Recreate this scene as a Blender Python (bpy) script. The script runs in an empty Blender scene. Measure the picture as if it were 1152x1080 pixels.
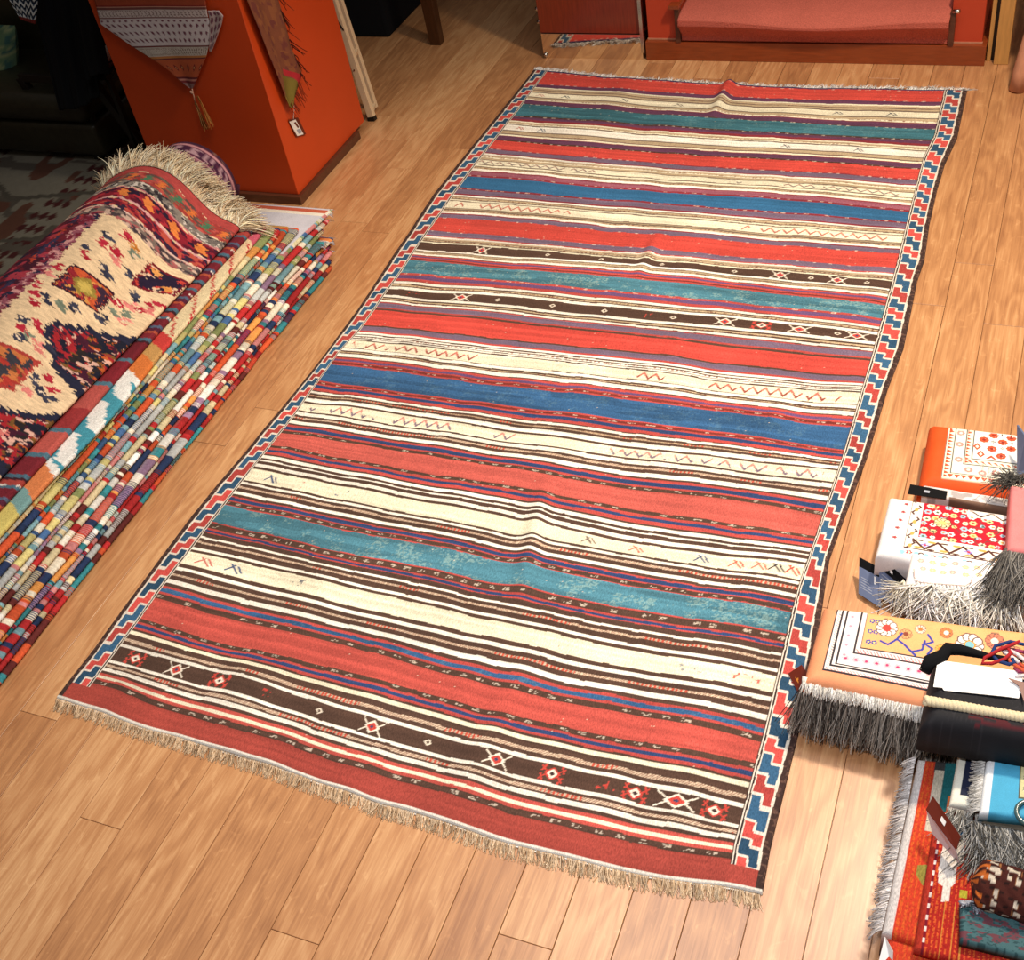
import bpy, math, random
import numpy as np
random.seed(7); rng = np.random.default_rng(11)
scn = bpy.context.scene
COL = scn.collection
# ------------------------------------------------------------------ camera (solved from the floor boards and the pedestal's uprights)
H = 2.0; F = 1350.0; CX, CY = 576.0, 540.0
def _n(v): return v / np.linalg.norm(v)
_v1 = _n(np.array([759., -1440., F])); _v2 = np.array([-3426., -540., F]); _v2 = _n(_v2 - _v1 * (_v1 @ _v2))
_X, _Y = -_v2, _v1
_Z = np.cross(_X, _Y)
R = np.array([_X, _Y, _Z])
cam = bpy.data.cameras.new('camera'); co = bpy.data.objects.new('camera', cam); COL.objects.link(co)
cam.sensor_fit = 'HORIZONTAL'; cam.sensor_width = 36; cam.lens = F / 1152 * 36; cam.clip_start = .02
from mathutils import Matrix, Vector
M = Matrix.Identity(4)
for i in range(3):
    M[i][0] = R[i, 0]; M[i][1] = -R[i, 1]; M[i][2] = -R[i, 2]
M[2][3] = H
co.matrix_world = M
scn.camera = co
def at(px, py, z=0.):
    d = R @ np.array([px - CX, py - CY, F]); t = (z - H) / d[2]
    return np.array([d[0] * t, d[1] * t, z])
def onY(px, py, Y):
    d = R @ np.array([px - CX, py - CY, F]); t = Y / d[1]
    return np.array([d[0] * t, Y, d[2] * t + H])
def onX(px, py, X):
    d = R @ np.array([px - CX, py - CY, F]); t = X / d[0]
    return np.array([X, d[1] * t, d[2] * t + H])
# ------------------------------------------------------------------ object helpers
ORG = {}
def tag(o, label=None, cat=None, group=None, kind=None):
    if label: o['label'] = label
    if cat: o['category'] = cat
    if group: o['group'] = group
    if kind: o['kind'] = kind
    return o
def thing(name, loc, label, cat, group=None):
    o = bpy.data.objects.new(name, None); COL.objects.link(o); o.location = tuple(float(v) for v in loc)
    o.empty_display_size = .05
    ORG[o.name] = np.array(loc, float)
    return tag(o, label, cat, group)
def mk(name, V, Fc, mat, parent=None, C=None, smooth=True):
    V = np.asarray(V, float).reshape(-1, 3)
    org = ORG[parent.name] if parent else np.zeros(3)
    if parent is None:
        org = np.array([(V[:, 0].min() + V[:, 0].max()) / 2, (V[:, 1].min() + V[:, 1].max()) / 2, V[:, 2].min()])
    me = bpy.data.meshes.new(name)
    if isinstance(Fc, np.ndarray) and Fc.ndim == 2:
        n, k = Fc.shape
        me.vertices.add(len(V)); me.vertices.foreach_set('co', (V - org).astype(np.float32).ravel())
        me.loops.add(n * k); me.loops.foreach_set('vertex_index', Fc.astype(np.int32).ravel())
        me.polygons.add(n); me.polygons.foreach_set('loop_start', np.arange(0, n * k, k, dtype=np.int32))
        me.update(calc_edges=True)
    else:
        me.from_pydata([tuple(p) for p in (V - org)], [], [tuple(int(i) for i in f) for f in Fc]); me.update()
    if C is not None:
        C = np.asarray(C, float).reshape(-1, 3) / 255.
        L = np.where(C <= .04045, C / 12.92, ((C + .055) / 1.055) ** 2.4)
        a = me.color_attributes.new('Col', 'FLOAT_COLOR', 'POINT')
        a.data.foreach_set('color', np.concatenate([L, np.ones((len(L), 1))], 1).astype(np.float32).ravel())
    me.polygons.foreach_set('use_smooth', [smooth] * len(me.polygons))
    me.materials.append(mat); me.validate()
    o = bpy.data.objects.new(name, me); COL.objects.link(o)
    if parent is not None:
        o.parent = parent; ORG[o.name] = org
    else:
        o.location = tuple(org); ORG[o.name] = org
    return o
def gridF(ny, nx, off=0, wrap=False):
    i = np.arange(ny - 1)[:, None]; j = np.arange(nx if wrap else nx - 1)[None, :]
    a = i * nx + j; b = i * nx + (j + 1) % nx
    return (np.stack([a, b, b + nx, a + nx], -1).reshape(-1, 4) + off)
class MB:
    def __init__(s): s.v = []; s.f = []
    def add(s, V, Fc):
        o = len(s.v); s.v += [tuple(map(float, p)) for p in V]; s.f += [tuple(int(i) + o for i in f) for f in Fc]; return s
    def box(s, x0, x1, y0, y1, z0, z1, bv=.0):
        return s.hexa([(x0, y0, z0), (x1, y0, z0), (x1, y1, z0), (x0, y1, z0), (x0, y0, z1), (x1, y0, z1), (x1, y1, z1), (x0, y1, z1)])
    def hexa(s, P):
        return s.add(P, [(0, 3, 2, 1), (4, 5, 6, 7), (0, 1, 5, 4), (1, 2, 6, 5), (2, 3, 7, 6), (3, 0, 4, 7)])
    def bar(s, a, b, w, d, side=(1, 0, 0)):
        a = np.array(a, float); b = np.array(b, float); ax = _n(b - a); sd = np.array(side, float); sd = _n(sd - ax * (sd @ ax)); up = np.cross(ax, sd)
        P = []
        for c in (a, b):
            for (i, j) in ((-1, -1), (1, -1), (1, 1), (-1, 1)): P.append(c + sd * i * w / 2 + up * j * d / 2)
        return s.add(P, [(0, 3, 2, 1), (4, 5, 6, 7), (0, 1, 5, 4), (1, 2, 6, 5), (2, 3, 7, 6), (3, 0, 4, 7)])
    def tube(s, pts, r, n=8, cap=True):
        pts = [np.array(p, float) for p in pts]; rs = r if isinstance(r, (list, tuple)) else [r] * len(pts)
        V = []
        for k, p in enumerate(pts):
            d = pts[min(k + 1, len(pts) - 1)] - pts[max(k - 1, 0)]; d = _n(d)
            u = np.cross(d, (0, 0, 1.)); u = _n(u) if np.linalg.norm(u) > 1e-3 else np.array([1., 0, 0]); w = np.cross(d, u)
            for q in range(n):
                an = 2 * math.pi * q / n; V.append(p + rs[k] * (u * math.cos(an) + w * math.sin(an)))
        Fc = [tuple(f) for f in gridF(len(pts), n, 0, True)]
        if cap: Fc += [tuple(range(n))[::-1], tuple((len(pts) - 1) * n + q for q in range(n))]
        return s.add(V, Fc)
    def build(s, name, mat, parent=None, smooth=False, bevel=0.):
        o = mk(name, s.v, s.f, mat, parent, None, smooth)
        if bevel:
            b = o.modifiers.new('bevel', 'BEVEL'); b.width = bevel; b.segments = 2; b.limit_method = 'ANGLE'
        return o
# ------------------------------------------------------------------ noise + painter
def vnoise(x, y, seed=0):
    r = np.random.default_rng(seed).random((64, 64))
    xi = np.floor(x).astype(int); yi = np.floor(y).astype(int); fx = x - xi; fy = y - yi
    fx = fx * fx * (3 - 2 * fx); fy = fy * fy * (3 - 2 * fy)
    g = lambda a, b: r[a % 64, b % 64]
    return (g(xi, yi) * (1 - fx) + g(xi + 1, yi) * fx) * (1 - fy) + (g(xi, yi + 1) * (1 - fx) + g(xi + 1, yi + 1) * fx) * fy
class Tex:
    """a weaving chart: coordinates s (0..1, columns) and t (0..1, rows)"""
    def __init__(q, W, Hh, base):
        q.W, q.H = W, Hh; q.a = np.zeros((Hh, W, 3)); q.a[:] = base
        q.S, q.T = np.meshgrid((np.arange(W) + .5) / W, (np.arange(Hh) + .5) / Hh)
    def m(q, mask, c): q.a[mask] = c; return q
    def rect(q, s0, s1, t0, t1, c): return q.m((q.S >= s0) & (q.S < s1) & (q.T >= t0) & (q.T < t1), c)
    def ell(q, s, t, rs, rt, c): return q.m(((q.S - s) / rs) ** 2 + ((q.T - t) / rt) ** 2 < 1, c)
    def dia(q, s, t, rs, rt, c): return q.m(abs((q.S - s) / rs) + abs((q.T - t) / rt) < 1, c)
    def poly(q, pts, c, jag=0, seed=1, axis='s', n=60):
        pa = np.array(pts, float); Sr, Tr = q.S[0], q.T[:, 0]; e = jag + .002
        i0, i1 = np.searchsorted(Tr, [pa[:, 1].min() - e, pa[:, 1].max() + e]); j0, j1 = np.searchsorted(Sr, [pa[:, 0].min() - e, pa[:, 0].max() + e]); sl = (slice(i0, i1), slice(j0, j1))
        if i1 <= i0 or j1 <= j0: return q
        S, T = q.S[sl], q.T[sl]
        if jag:
            if axis == 's':
                k = np.floor(T * n).astype(int); off = (np.random.default_rng(seed).random(4096) - .5)[k % 4096] * jag; S = S + off
            else:
                k = np.floor(S * n).astype(int); off = (np.random.default_rng(seed).random(4096) - .5)[k % 4096] * jag; T = T + off
        ins = np.zeros(S.shape, bool); x0, y0 = pts[-1]
        for x1, y1 in pts:
            c_ = ((y0 > T) != (y1 > T)) & (S < (x1 - x0) * (T - y0) / (y1 - y0 + 1e-12) + x0)
            ins ^= c_; x0, y0 = x1, y1
        q.a[sl][ins] = c; return q
    def line(q, pts, w, c, asp=1.):
        for (x0, y0), (x1, y1) in zip(pts[:-1], pts[1:]):
            dx, dy = x1 - x0, (y1 - y0) * asp; L2 = dx * dx + dy * dy + 1e-12
            u = np.clip(((q.S - x0) * dx + (q.T - y0) * asp * dy) / L2, 0, 1)
            d = np.hypot(q.S - x0 - u * dx, (q.T - y0) * asp - u * dy); q.m(d < w / 2, c)
        return q
    def get(q, s, t):
        i = np.clip((np.asarray(t) * q.H).astype(int), 0, q.H - 1); j = np.clip((np.asarray(s) * q.W).astype(int), 0, q.W - 1)
        return q.a[i, j]
# ------------------------------------------------------------------ materials
def newmat(name):
    m = bpy.data.materials.new(name); m.use_nodes = True; nt = m.node_tree; nt.nodes.clear()
    out = nt.nodes.new('ShaderNodeOutputMaterial'); b = nt.nodes.new('ShaderNodeBsdfPrincipled'); nt.links.new(b.outputs[0], out.inputs[0])
    return m, nt, b
def N(nt, t, **k):
    n = nt.nodes.new(t)
    for a, v in k.items():
        if a in n.inputs: n.inputs[a].default_value = v
        else: setattr(n, a, v)
    return n
def lin(c): return tuple(((v / 255 + .055) / 1.055) ** 2.4 if v > 10 else v / 255 / 12.92 for v in c) + (1,)
def fabric(name, amp=.25, scale=900, bump=.5, rough=.95, dist=.0006, stretch=(1, 1, 1), color=None, speck=0.):
    m, nt, b = newmat(name)
    tc = N(nt, 'ShaderNodeTexCoord'); mp = N(nt, 'ShaderNodeMapping'); mp.inputs['Scale'].default_value = stretch
    nt.links.new(tc.outputs['Object'], mp.inputs[0])
    n1 = N(nt, 'ShaderNodeTexNoise', Scale=scale, Detail=2.0); n2 = N(nt, 'ShaderNodeTexNoise', Scale=scale / 25, Detail=4.0)
    nt.links.new(mp.outputs[0], n1.inputs['Vector']); nt.links.new(tc.outputs['Object'], n2.inputs['Vector'])
    mr = N(nt, 'ShaderNodeMapRange'); mr.inputs['From Min'].default_value = .3; mr.inputs['From Max'].default_value = .7
    mr.inputs['To Min'].default_value = 1 - amp; mr.inputs['To Max'].default_value = 1 + amp * .6
    nt.links.new(n1.outputs['Fac'], mr.inputs[0])
    mr2 = N(nt, 'ShaderNodeMapRange'); mr2.inputs['To Min'].default_value = .85; mr2.inputs['To Max'].default_value = 1.12
    nt.links.new(n2.outputs['Fac'], mr2.inputs[0])
    mu = N(nt, 'ShaderNodeMath', operation='MULTIPLY'); nt.links.new(mr.outputs[0], mu.inputs[0]); nt.links.new(mr2.outputs[0], mu.inputs[1])
    vm = N(nt, 'ShaderNodeVectorMath', operation='SCALE')
    if color is None:
        at_ = N(nt, 'ShaderNodeVertexColor', layer_name='Col'); nt.links.new(at_.outputs[0], vm.inputs[0])
    else: vm.inputs[0].default_value = lin(color)[:3]
    nt.links.new(mu.outputs[0], vm.inputs['Scale']); nt.links.new(vm.outputs[0], b.inputs['Base Color'])
    b.inputs['Roughness'].default_value = rough; b.inputs['Specular IOR Level'].default_value = .2
    bp = N(nt, 'ShaderNodeBump', Strength=bump, Distance=dist); nt.links.new(n1.outputs['Fac'], bp.inputs['Height']); nt.links.new(bp.outputs[0], b.inputs['Normal'])
    return m
def plain(name, c, rough=.5, metal=0., amp=.08, scale=30, bump=0., stretch=(1, 1, 1), spec=.5, coat=0.):
    m, nt, b = newmat(name)
    tc = N(nt, 'ShaderNodeTexCoord'); mp = N(nt, 'ShaderNodeMapping'); mp.inputs['Scale'].default_value = stretch
    nt.links.new(tc.outputs['Object'], mp.inputs[0])
    n1 = N(nt, 'ShaderNodeTexNoise', Scale=scale, Detail=5.0); nt.links.new(mp.outputs[0], n1.inputs['Vector'])
    mr = N(nt, 'ShaderNodeMapRange'); mr.inputs['From Min'].default_value = .25; mr.inputs['From Max'].default_value = .75
    mr.inputs['To Min'].default_value = 1 - amp; mr.inputs['To Max'].default_value = 1 + amp
    nt.links.new(n1.outputs['Fac'], mr.inputs[0])
    vm = N(nt, 'ShaderNodeVectorMath', operation='SCALE'); vm.inputs[0].default_value = lin(c)[:3]
    nt.links.new(mr.outputs[0], vm.inputs['Scale']); nt.links.new(vm.outputs[0], b.inputs['Base Color'])
    b.inputs['Roughness'].default_value = rough; b.inputs['Metallic'].default_value = metal; b.inputs['Specular IOR Level'].default_value = spec
    b.inputs['Coat Weight'].default_value = coat; b.inputs['Coat Roughness'].default_value = .15
    if bump:
        bp = N(nt, 'ShaderNodeBump', Strength=bump, Distance=.001); nt.links.new(n1.outputs['Fac'], bp.inputs['Height']); nt.links.new(bp.outputs[0], b.inputs['Normal'])
    return m
KILIM = fabric('flatweave_wool', .30, 520, .55, dist=.0008, stretch=(1, .35, 1))
YARN = fabric('folded_wool', .22, 700, .6)
PILE = fabric('knotted_pile', .30, 800, .7, dist=.001)
SILK = fabric('fine_silk_pile', .15, 900, .35, .7)
FRINGE = fabric('cotton_fringe', .25, 400, .3)
VCLOTH = fabric('printed_cloth', .2, 900, .4)
STEPCARPET = fabric('step_carpet', .22, 260, 1., dist=.003, color=(198, 104, 88))
BLACKCLOTH = fabric('black_cloth', .3, 500, .6, color=(16, 17, 20))
ORANGE = plain('orange_lacquer', (196, 68, 22), .42, amp=.05, scale=6)
STEPRED = plain('red_step_paint', (190, 66, 36), .5, amp=.05, scale=8)
PLINTHWOOD = plain('plinth_wood', (88, 50, 34), .35, amp=.25, scale=12, stretch=(1, 8, 8))
KICKWOOD = plain('kick_board_wood', (138, 62, 26), .3, amp=.22, scale=14, stretch=(1, 6, 9), coat=.3)
MAHOG = plain('mahogany', (128, 44, 24), .3, amp=.25, scale=22, stretch=(7, 7, .6), coat=.4)
DARKWOOD = plain('dark_wood', (70, 40, 20), .35, amp=.3, scale=15, stretch=(8, 8, 1))
PALEWOOD = plain('pale_wood', (214, 186, 150), .5, amp=.08, scale=15, stretch=(8, 8, 1))
POSTWOOD = plain('yellow_wood', (196, 146, 82), .4, amp=.15, scale=15, stretch=(9, 9, 1))
PINKWOOD = plain('worn_wood', (196, 138, 108), .5, amp=.15, scale=25, stretch=(3, 3, 1))
MIRROR = plain('mirror_steel', (235, 225, 210), .06, 1., amp=.03, scale=3)
STEEL = plain('brushed_steel', (200, 196, 190), .22, 1., amp=.05)
LEATHER = plain('dark_leather', (40, 38, 26), .38, amp=.3, scale=40, bump=.4)
BLACKW = plain('black_wood', (16, 13, 11), .4, amp=.2)
CARDW = plain('white_card', (236, 234, 230), .5, amp=.02)
PAPER = plain('white_paper', (250, 250, 248), .6, amp=.02)
MAROONCARD = plain('maroon_card', (98, 34, 20), .4, amp=.05)
SLATECARD = plain('slate_card', (92, 104, 134), .4, amp=.05)
BLACKCARD = plain('black_card', (10, 10, 13), .7, amp=.05, spec=.1)
INK = plain('grey_ink', (150, 156, 170), .5, amp=.02)
GOLDINK = plain('gold_ink', (190, 120, 40), .5, amp=.02)
WALLP = plain('wall_paint', (150, 120, 95), .8, amp=.04)
# ------------------------------------------------------------------ strands
def strands(bases, dirs, lens, w, cols, droop=0., curl=.2, nseg=4, floor=None, seed=3):
    """many thin tapering threads as one mesh"""
    g = np.random.default_rng(seed); B = np.asarray(bases, float); D = np.asarray(dirs, float); n = len(B)
    D = D / np.linalg.norm(D, axis=1, keepdims=True); L = np.asarray(lens, float)[:, None]
    side = np.cross(D, np.array([0, 0, 1.])); bad = np.linalg.norm(side, axis=1) < 1e-3; side[bad] = (1, 0, 0)
    side /= np.linalg.norm(side, axis=1, keepdims=True); up = np.cross(side, D)
    c1 = (g.random((n, 1)) - .5) * 2 * curl; c2 = (g.random((n, 1)) - .5) * curl
    V = []
    for k in range(nseg + 1):
        u = k / nseg
        P = B + D * L * u + side * L * (c1 * u * u) + up * L * c2 * u * (1 - u)
        P[:, 2] -= droop * L[:, 0] * u * u
        if floor is not None: P[:, 2] = np.maximum(P[:, 2], floor + w * .6)
        r = w * (1 - .45 * u)
        for a in (0, 2.094, 4.189): V.append(P + r * (side * math.cos(a) + up * math.sin(a)))
    V = np.stack(V, 1)  # n, (nseg+1)*3, 3
    K = (nseg + 1) * 3
    f = []
    for k in range(nseg):
        for a in range(3):
            b = (a + 1) % 3; f.append((k * 3 + a, k * 3 + b, k * 3 + 3 + b, k * 3 + 3 + a))
    f = np.array(f); Fc = (f[None] + (np.arange(n) * K)[:, None, None]).reshape(-1, 4)
    C = np.repeat(np.asarray(cols, float).reshape(n, 1, 3), K, 1)
    return V.reshape(-1, 3), Fc, C.reshape(-1, 3)
def fringe(name, parent, pts, dirv, length, w, n, pal, spread=.25, **k):
    pts = np.asarray(pts, float); seg = np.r_[0, np.cumsum(np.linalg.norm(np.diff(pts, axis=0), axis=1))]; g = np.random.default_rng(k.get('seed', 5))
    u = np.sort(g.random(n)) * seg[-1]
    B = np.stack([np.interp(u, seg, pts[:, i]) for i in range(3)], 1)
    D = np.array(dirv, float)
    D = np.stack([np.interp(u, seg, D[:, i]) for i in range(3)], 1) if D.ndim == 2 else np.repeat(D[None], n, 0)
    # clumps share a lean
    cl = np.floor(u / seg[-1] * n / 9).astype(int); D = D + (np.random.default_rng(9).random((cl.max() + 1, 3))[cl] - .5) * spread + (g.random((n, 3)) - .5) * spread * .5
    L = length * (.7 + .5 * g.random(n)); pal = np.array(pal, float); C = pal[g.integers(0, len(pal), n)] * (.8 + .3 * g.random((n, 1)))
    V, Fc, C = strands(B, D, L, w, np.clip(C, 0, 255), **k)
    return mk(name, V, Fc, FRINGE, parent, C)
# ------------------------------------------------------------------ FLOOR
PITCH = .1015; X0 = -.062
def floor_mat():
    m, nt, b = newmat('oak_boards')
    geo = N(nt, 'ShaderNodeNewGeometry'); vc = N(nt, 'ShaderNodeVertexColor', layer_name='Col')
    sp = N(nt, 'ShaderNodeSeparateColor'); nt.links.new(vc.outputs[0], sp.inputs[0])
    xyz = N(nt, 'ShaderNodeSeparateXYZ'); nt.links.new(geo.outputs['Position'], xyz.inputs[0])
    def mth(op, a, bb):
        n = N(nt, 'ShaderNodeMath', operation=op)
        for i, v in enumerate((a, bb)):
            if isinstance(v, (int, float)): n.inputs[i].default_value = v
            else: nt.links.new(v, n.inputs[i])
        return n.outputs[0]
    cx = mth('ADD', xyz.outputs[0], mth('MULTIPLY', sp.outputs[0], 37.)); cy = mth('ADD', xyz.outputs[1], mth('MULTIPLY', sp.outputs[1], 53.))
    def vec(sx, sy):
        c = N(nt, 'ShaderNodeCombineXYZ'); nt.links.new(mth('MULTIPLY', cx, sx), c.inputs[0]); nt.links.new(mth('MULTIPLY', cy, sy), c.inputs[1]); return c.outputs[0]
    # cathedral grain: distorted wave
    wob = N(nt, 'ShaderNodeTexNoise', Scale=1.0, Detail=3.0); nt.links.new(vec(9., 1.6), wob.inputs['Vector'])
    ring = mth('SINE', mth('ADD', mth('MULTIPLY', wob.outputs['Fac'], 60.), mth('MULTIPLY', cx, 60.)), 0)
    ringm = mth('MULTIPLY', mth('ADD', ring, 1.), .5)
    fine = N(nt, 'ShaderNodeTexNoise', Scale=1.0, Detail=6.0, Roughness=.7); nt.links.new(vec(190., 5.), fine.inputs['Vector'])
    big = N(nt, 'ShaderNodeTexNoise', Scale=1.0, Detail=3.0); nt.links.new(vec(14., 3.), big.inputs['Vector'])
    # ray flecks
    fl = N(nt, 'ShaderNodeTexNoise', Scale=1.0, Detail=2.0, Distortion=1.5); nt.links.new(vec(40., 25.), fl.inputs['Vector'])
    fr = N(nt, 'ShaderNodeMapRange'); nt.links.new(fl.outputs['Fac'], fr.inputs[0]); fr.inputs['From Min'].default_value = .62; fr.inputs['From Max'].default_value = .72
    ramp = N(nt, 'ShaderNodeValToRGB'); e = ramp.color_ramp.elements
    e[0].position = 0.; e[0].color = lin((138, 88, 56)); e[1].position = 1.; e[1].color = lin((222, 174, 124)); x = ramp.color_ramp.elements.new(.55); x.color = lin((190, 136, 90))
    s = mth('ADD', mth('MULTIPLY', ringm, .20), mth('ADD', mth('MULTIPLY', fine.outputs['Fac'], 1.15), mth('MULTIPLY', big.outputs['Fac'], .45)))
    s = mth('ADD', s, mth('MULTIPLY', mth('SUBTRACT', sp.outputs[2], .5), .42)); s = mth('SUBTRACT', s, .35)
    s = mth('ADD', s, mth('MULTIPLY', fr.outputs[0], .16))
    nt.links.new(s, ramp.inputs[0]); nt.links.new(ramp.outputs[0], b.inputs['Base Color'])
    b.inputs['Roughness'].default_value = .36; b.inputs['Specular IOR Level'].default_value = .5
    b.inputs['Coat Weight'].default_value = .7; b.inputs['Coat Roughness'].default_value = .3
    bp = N(nt, 'ShaderNodeBump', Strength=.25, Distance=.0006); nt.links.new(fine.outputs['Fac'], bp.inputs['Height']); nt.links.new(bp.outputs[0], b.inputs['Normal'])
    return m
seen = {}
for px, py in [(112, 926), (329, 1053), (586, 1058), (1047, 343), (1098, 297), (455, 158), (461, 190), (432, 262), (306, 461), (43, 805), (248, 501), (1140, 367), (400, 250)]:
    p = at(px, py); k = math.floor((p[0] - X0) / PITCH); seen.setdefault(k, []).append(float(p[1]))
V = []; Fc = []; C = []
for k in range(-56, 12):
    ys = sorted(seen.get(k, []))
    js = list(ys) if ys else [rng.uniform(.2, 1.6) if k < -19 or k > 1 else rng.uniform(1.5, 2.6)]
    while js[0] > -.6: js.insert(0, js[0] - (rng.uniform(1.0, 1.9) if k < -19 or k > 1 else 2.1))
    while js[-1] < 6.4: js.append(js[-1] + rng.uniform(1.4, 2.2) if ys else js[-1] + rng.uniform(1.0, 1.9))
    x0 = X0 + k * PITCH + .0007; x1 = x0 + PITCH - .0014
    for a, b_ in zip(js[:-1], js[1:]):
        a += .0006; b_ -= .0006; c = rng.random(3) * 255; o = len(V); e = .0006
        V += [(x0, a, -.012), (x1, a, -.012), (x1, b_, -.012), (x0, b_, -.012), (x0, a, -e), (x1, a, -e), (x1, b_, -e), (x0, b_, -e), (x0 + e, a + e, 0), (x1 - e, a + e, 0), (x1 - e, b_ - e, 0), (x0 + e, b_ - e, 0)]
        C += [c] * 12
        for q in range(4):
            r = (q + 1) % 4; Fc += [(o + q, o + r, o + 4 + r, o + 4 + q), (o + 4 + q, o + 4 + r, o + 8 + r, o + 8 + q)]
        Fc.append((o + 8, o + 9, o + 10, o + 11))
o = len(V); V += [(-6.2, -1.5, -.008), (1.3, -1.5, -.008), (1.3, 7, -.008), (-6.2, 7, -.008)]; C += [(10, 10, 10)] * 4; Fc.append((o, o + 1, o + 2, o + 3))
fo = mk('floor', V, Fc, floor_mat(), None, C, False)
# per-board values are data, not colour: store them linearly
cd = np.array(C) / 255.; fo.data.color_attributes['Col'].data.foreach_set('color', np.c_[cd, np.ones(len(cd))].astype(np.float32).ravel())
tag(fo, kind='structure')
# ------------------------------------------------------------------ THE STRIPED KILIM
def flx(px, py): return at(px, py)[:2]
def curve(pts):
    P = np.array([flx(*p) for p in pts]); i = np.argsort(P[:, 1]); P = P[i]
    return lambda Y: np.interp(Y, P[:, 1], P[:, 0])
XLo = curve([(602, 78), (560, 131.6), (488.5, 220), (400, 354), (366.7, 400), (285, 500), (218, 582), (130, 700), (66, 785)])
XLi = curve([(616, 82), (562.6, 153.8), (512, 220), (405, 376), (382, 400), (322, 483), (262.5, 561), (200, 643), (107, 769)])
XRo = curve([(1088, 103), (1076.7, 156.7), (1063, 185.6), (1054.4, 214.4), (1045.6, 254), (1040, 294), (1032, 316.7), (1023, 362), (1016.4, 393.5), (998.3, 440), (976.6, 513), (949.8, 584.4), (933, 631), (925.7, 680.7), (915, 751), (899, 824), (866.7, 956.7), (858, 1006)])
XRi = curve([(1062, 104.4), (1051, 154.4), (1038.9, 178.9), (1033, 201), (1023, 241), (1007.8, 303), (981.5, 400), (947.8, 515.5), (899.6, 658.8), (891.9, 687.4), (859.3, 828), (826.3, 952), (822.6, 972.6)])
ANCH = [
 [(607, 80), (700, 90.2), (850, 99.3), (1074, 103)],
 [(608, 97), (700, 102.7), (770, 108.5), (850, 112.9), (1058.9, 116.7)],
 [(592.5, 118.6), (700, 128.3), (850, 137.8), (1051, 148.2)],
 [(582, 131.6), (700, 140), (850, 149.6), (1047.8, 159.3)],
 [(557.4, 160), (700, 171.5), (850, 180.7), (1035.6, 193.3)],
 [(554.4, 169.3), (700, 182), (850, 193.3), (1032, 203.8)],
 [(529, 201.9), (560, 202.3), (700, 215.3), (850, 225.2), (1024.4, 241)],
 [(520.4, 213.7), (560, 217.4), (700, 227.2), (850, 239.6), (1021, 252)],
 [(496.4, 247.3), (560, 250.7), (700, 262.8), (850, 275.9), (1013.3, 288.4)],
 [(483.3, 261.7), (560, 267), (700, 279), (850, 293), (1010, 304.4)],
 [(472.9, 274.7), (560, 279.5), (700, 292.2), (850, 305.6), (1005, 319)],
 [(467.7, 282.5), (560, 289), (700, 297.3), (850, 314.2), (1000.6, 327)],
 [(463.8, 294.2), (560, 303), (700, 313.9), (850, 331), (1000.6, 346)],
 [(452, 308.5), (560, 316.3), (700, 330.6), (850, 346.3), (993.8, 359.6)],
 [(439, 328), (560, 334.1), (700, 349.5), (850, 364.1), (988, 378.8)],
 [(433.9, 334.6), (560, 343.7), (700, 360), (850, 373), (984.8, 386.7)],
 [(424.7, 351.5), (560, 363), (700, 379.2), (850, 395.6), (980.3, 409.3)],
 [(413, 368.4), (560, 382.2), (700, 396.3), (850, 413.3), (971.2, 426.2)],
 [(407, 387.4), (560, 400.7), (700, 416.7), (850, 435.6), (964.6, 444.5)],
 [(400.4, 394.8), (560, 411.9), (700, 426.7), (850, 446.7), (961, 457.8)],
 [(378, 411.9), (400, 415.6), (560, 434.8), (700, 450.2), (850, 469.6), (956, 483)],
 [(369.3, 430.4), (400, 437), (560, 455.9), (700, 473.9), (850, 492.6), (950, 508.3)],
 [(353, 457), (400, 460.5), (560, 485.6), (700, 505.2), (850, 523.7), (938, 531)],
 [(350, 465), (400, 473.3), (560, 496.7), (700, 515), (850, 535.6), (934.5, 544.4)],
 [(317, 489.8), (400, 501.5), (560, 526.3), (700, 551.8), (850, 567.8), (926, 583)],
 [(309.4, 504), (400, 520.4), (560, 546.3), (700, 573.3), (850, 595.2), (916.5, 604.6)],
 [(286, 530), (400, 552.2), (560, 581), (700, 612.3), (850, 632.2), (904.4, 637)],
 [(278, 543), (400, 567.8), (560, 598.5), (700, 624.4), (850, 648.5), (897, 655)],
 [(260, 572), (400, 601.9), (560, 631.1), (700, 662), (850, 685.2), (890.4, 693.3)],
 [(246.9, 591.4), (400, 627), (560, 657), (700, 686.7), (850, 710.4), (886.7, 717)],
 [(215, 623.8), (250, 631.5), (400, 664), (560, 703), (700, 731.8), (850, 758.5), (872.6, 763)],
 [(208.8, 637.8), (250, 648.9), (400, 684.4), (560, 722.2), (700, 751.6), (850, 778), (871, 780.7)],
 [(174.4, 675.3), (250, 696), (400, 731.1), (560, 777.9), (700, 804.1), (820, 828.9), (857, 837)],
 [(163.4, 698.8), (250, 725.3), (400, 760), (560, 805.5), (700, 834), (820, 855), (850, 861)],
 [(136.9, 730), (250, 758.6), (400, 805.5), (560, 850.2), (700, 880.8), (820, 906.9), (834.6, 911.5)],
 [(127.5, 745.6), (250, 778), (400, 825.6), (560, 869.4), (700, 901.5), (820, 926), (826.3, 930)],
 [(96, 767.5), (250, 819.7), (400, 865.6), (560, 913), (700, 947.2), (820, 967), (823.5, 969)],
 [(66, 786), (120, 806), (250, 846), (400, 894.4), (560, 944.9), (700, 980.5), (820, 999.4), (858, 1007)]]
VC = np.array([flx(700, [q for q in a if q[0] == 700][0][1])[1] for a in ANCH])   # canonical length of each band edge, metres
BANDS = []
def B(*a):
    for i in range(0, len(a), 2): BANDS.append((a[i], a[i + 1]))
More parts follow.
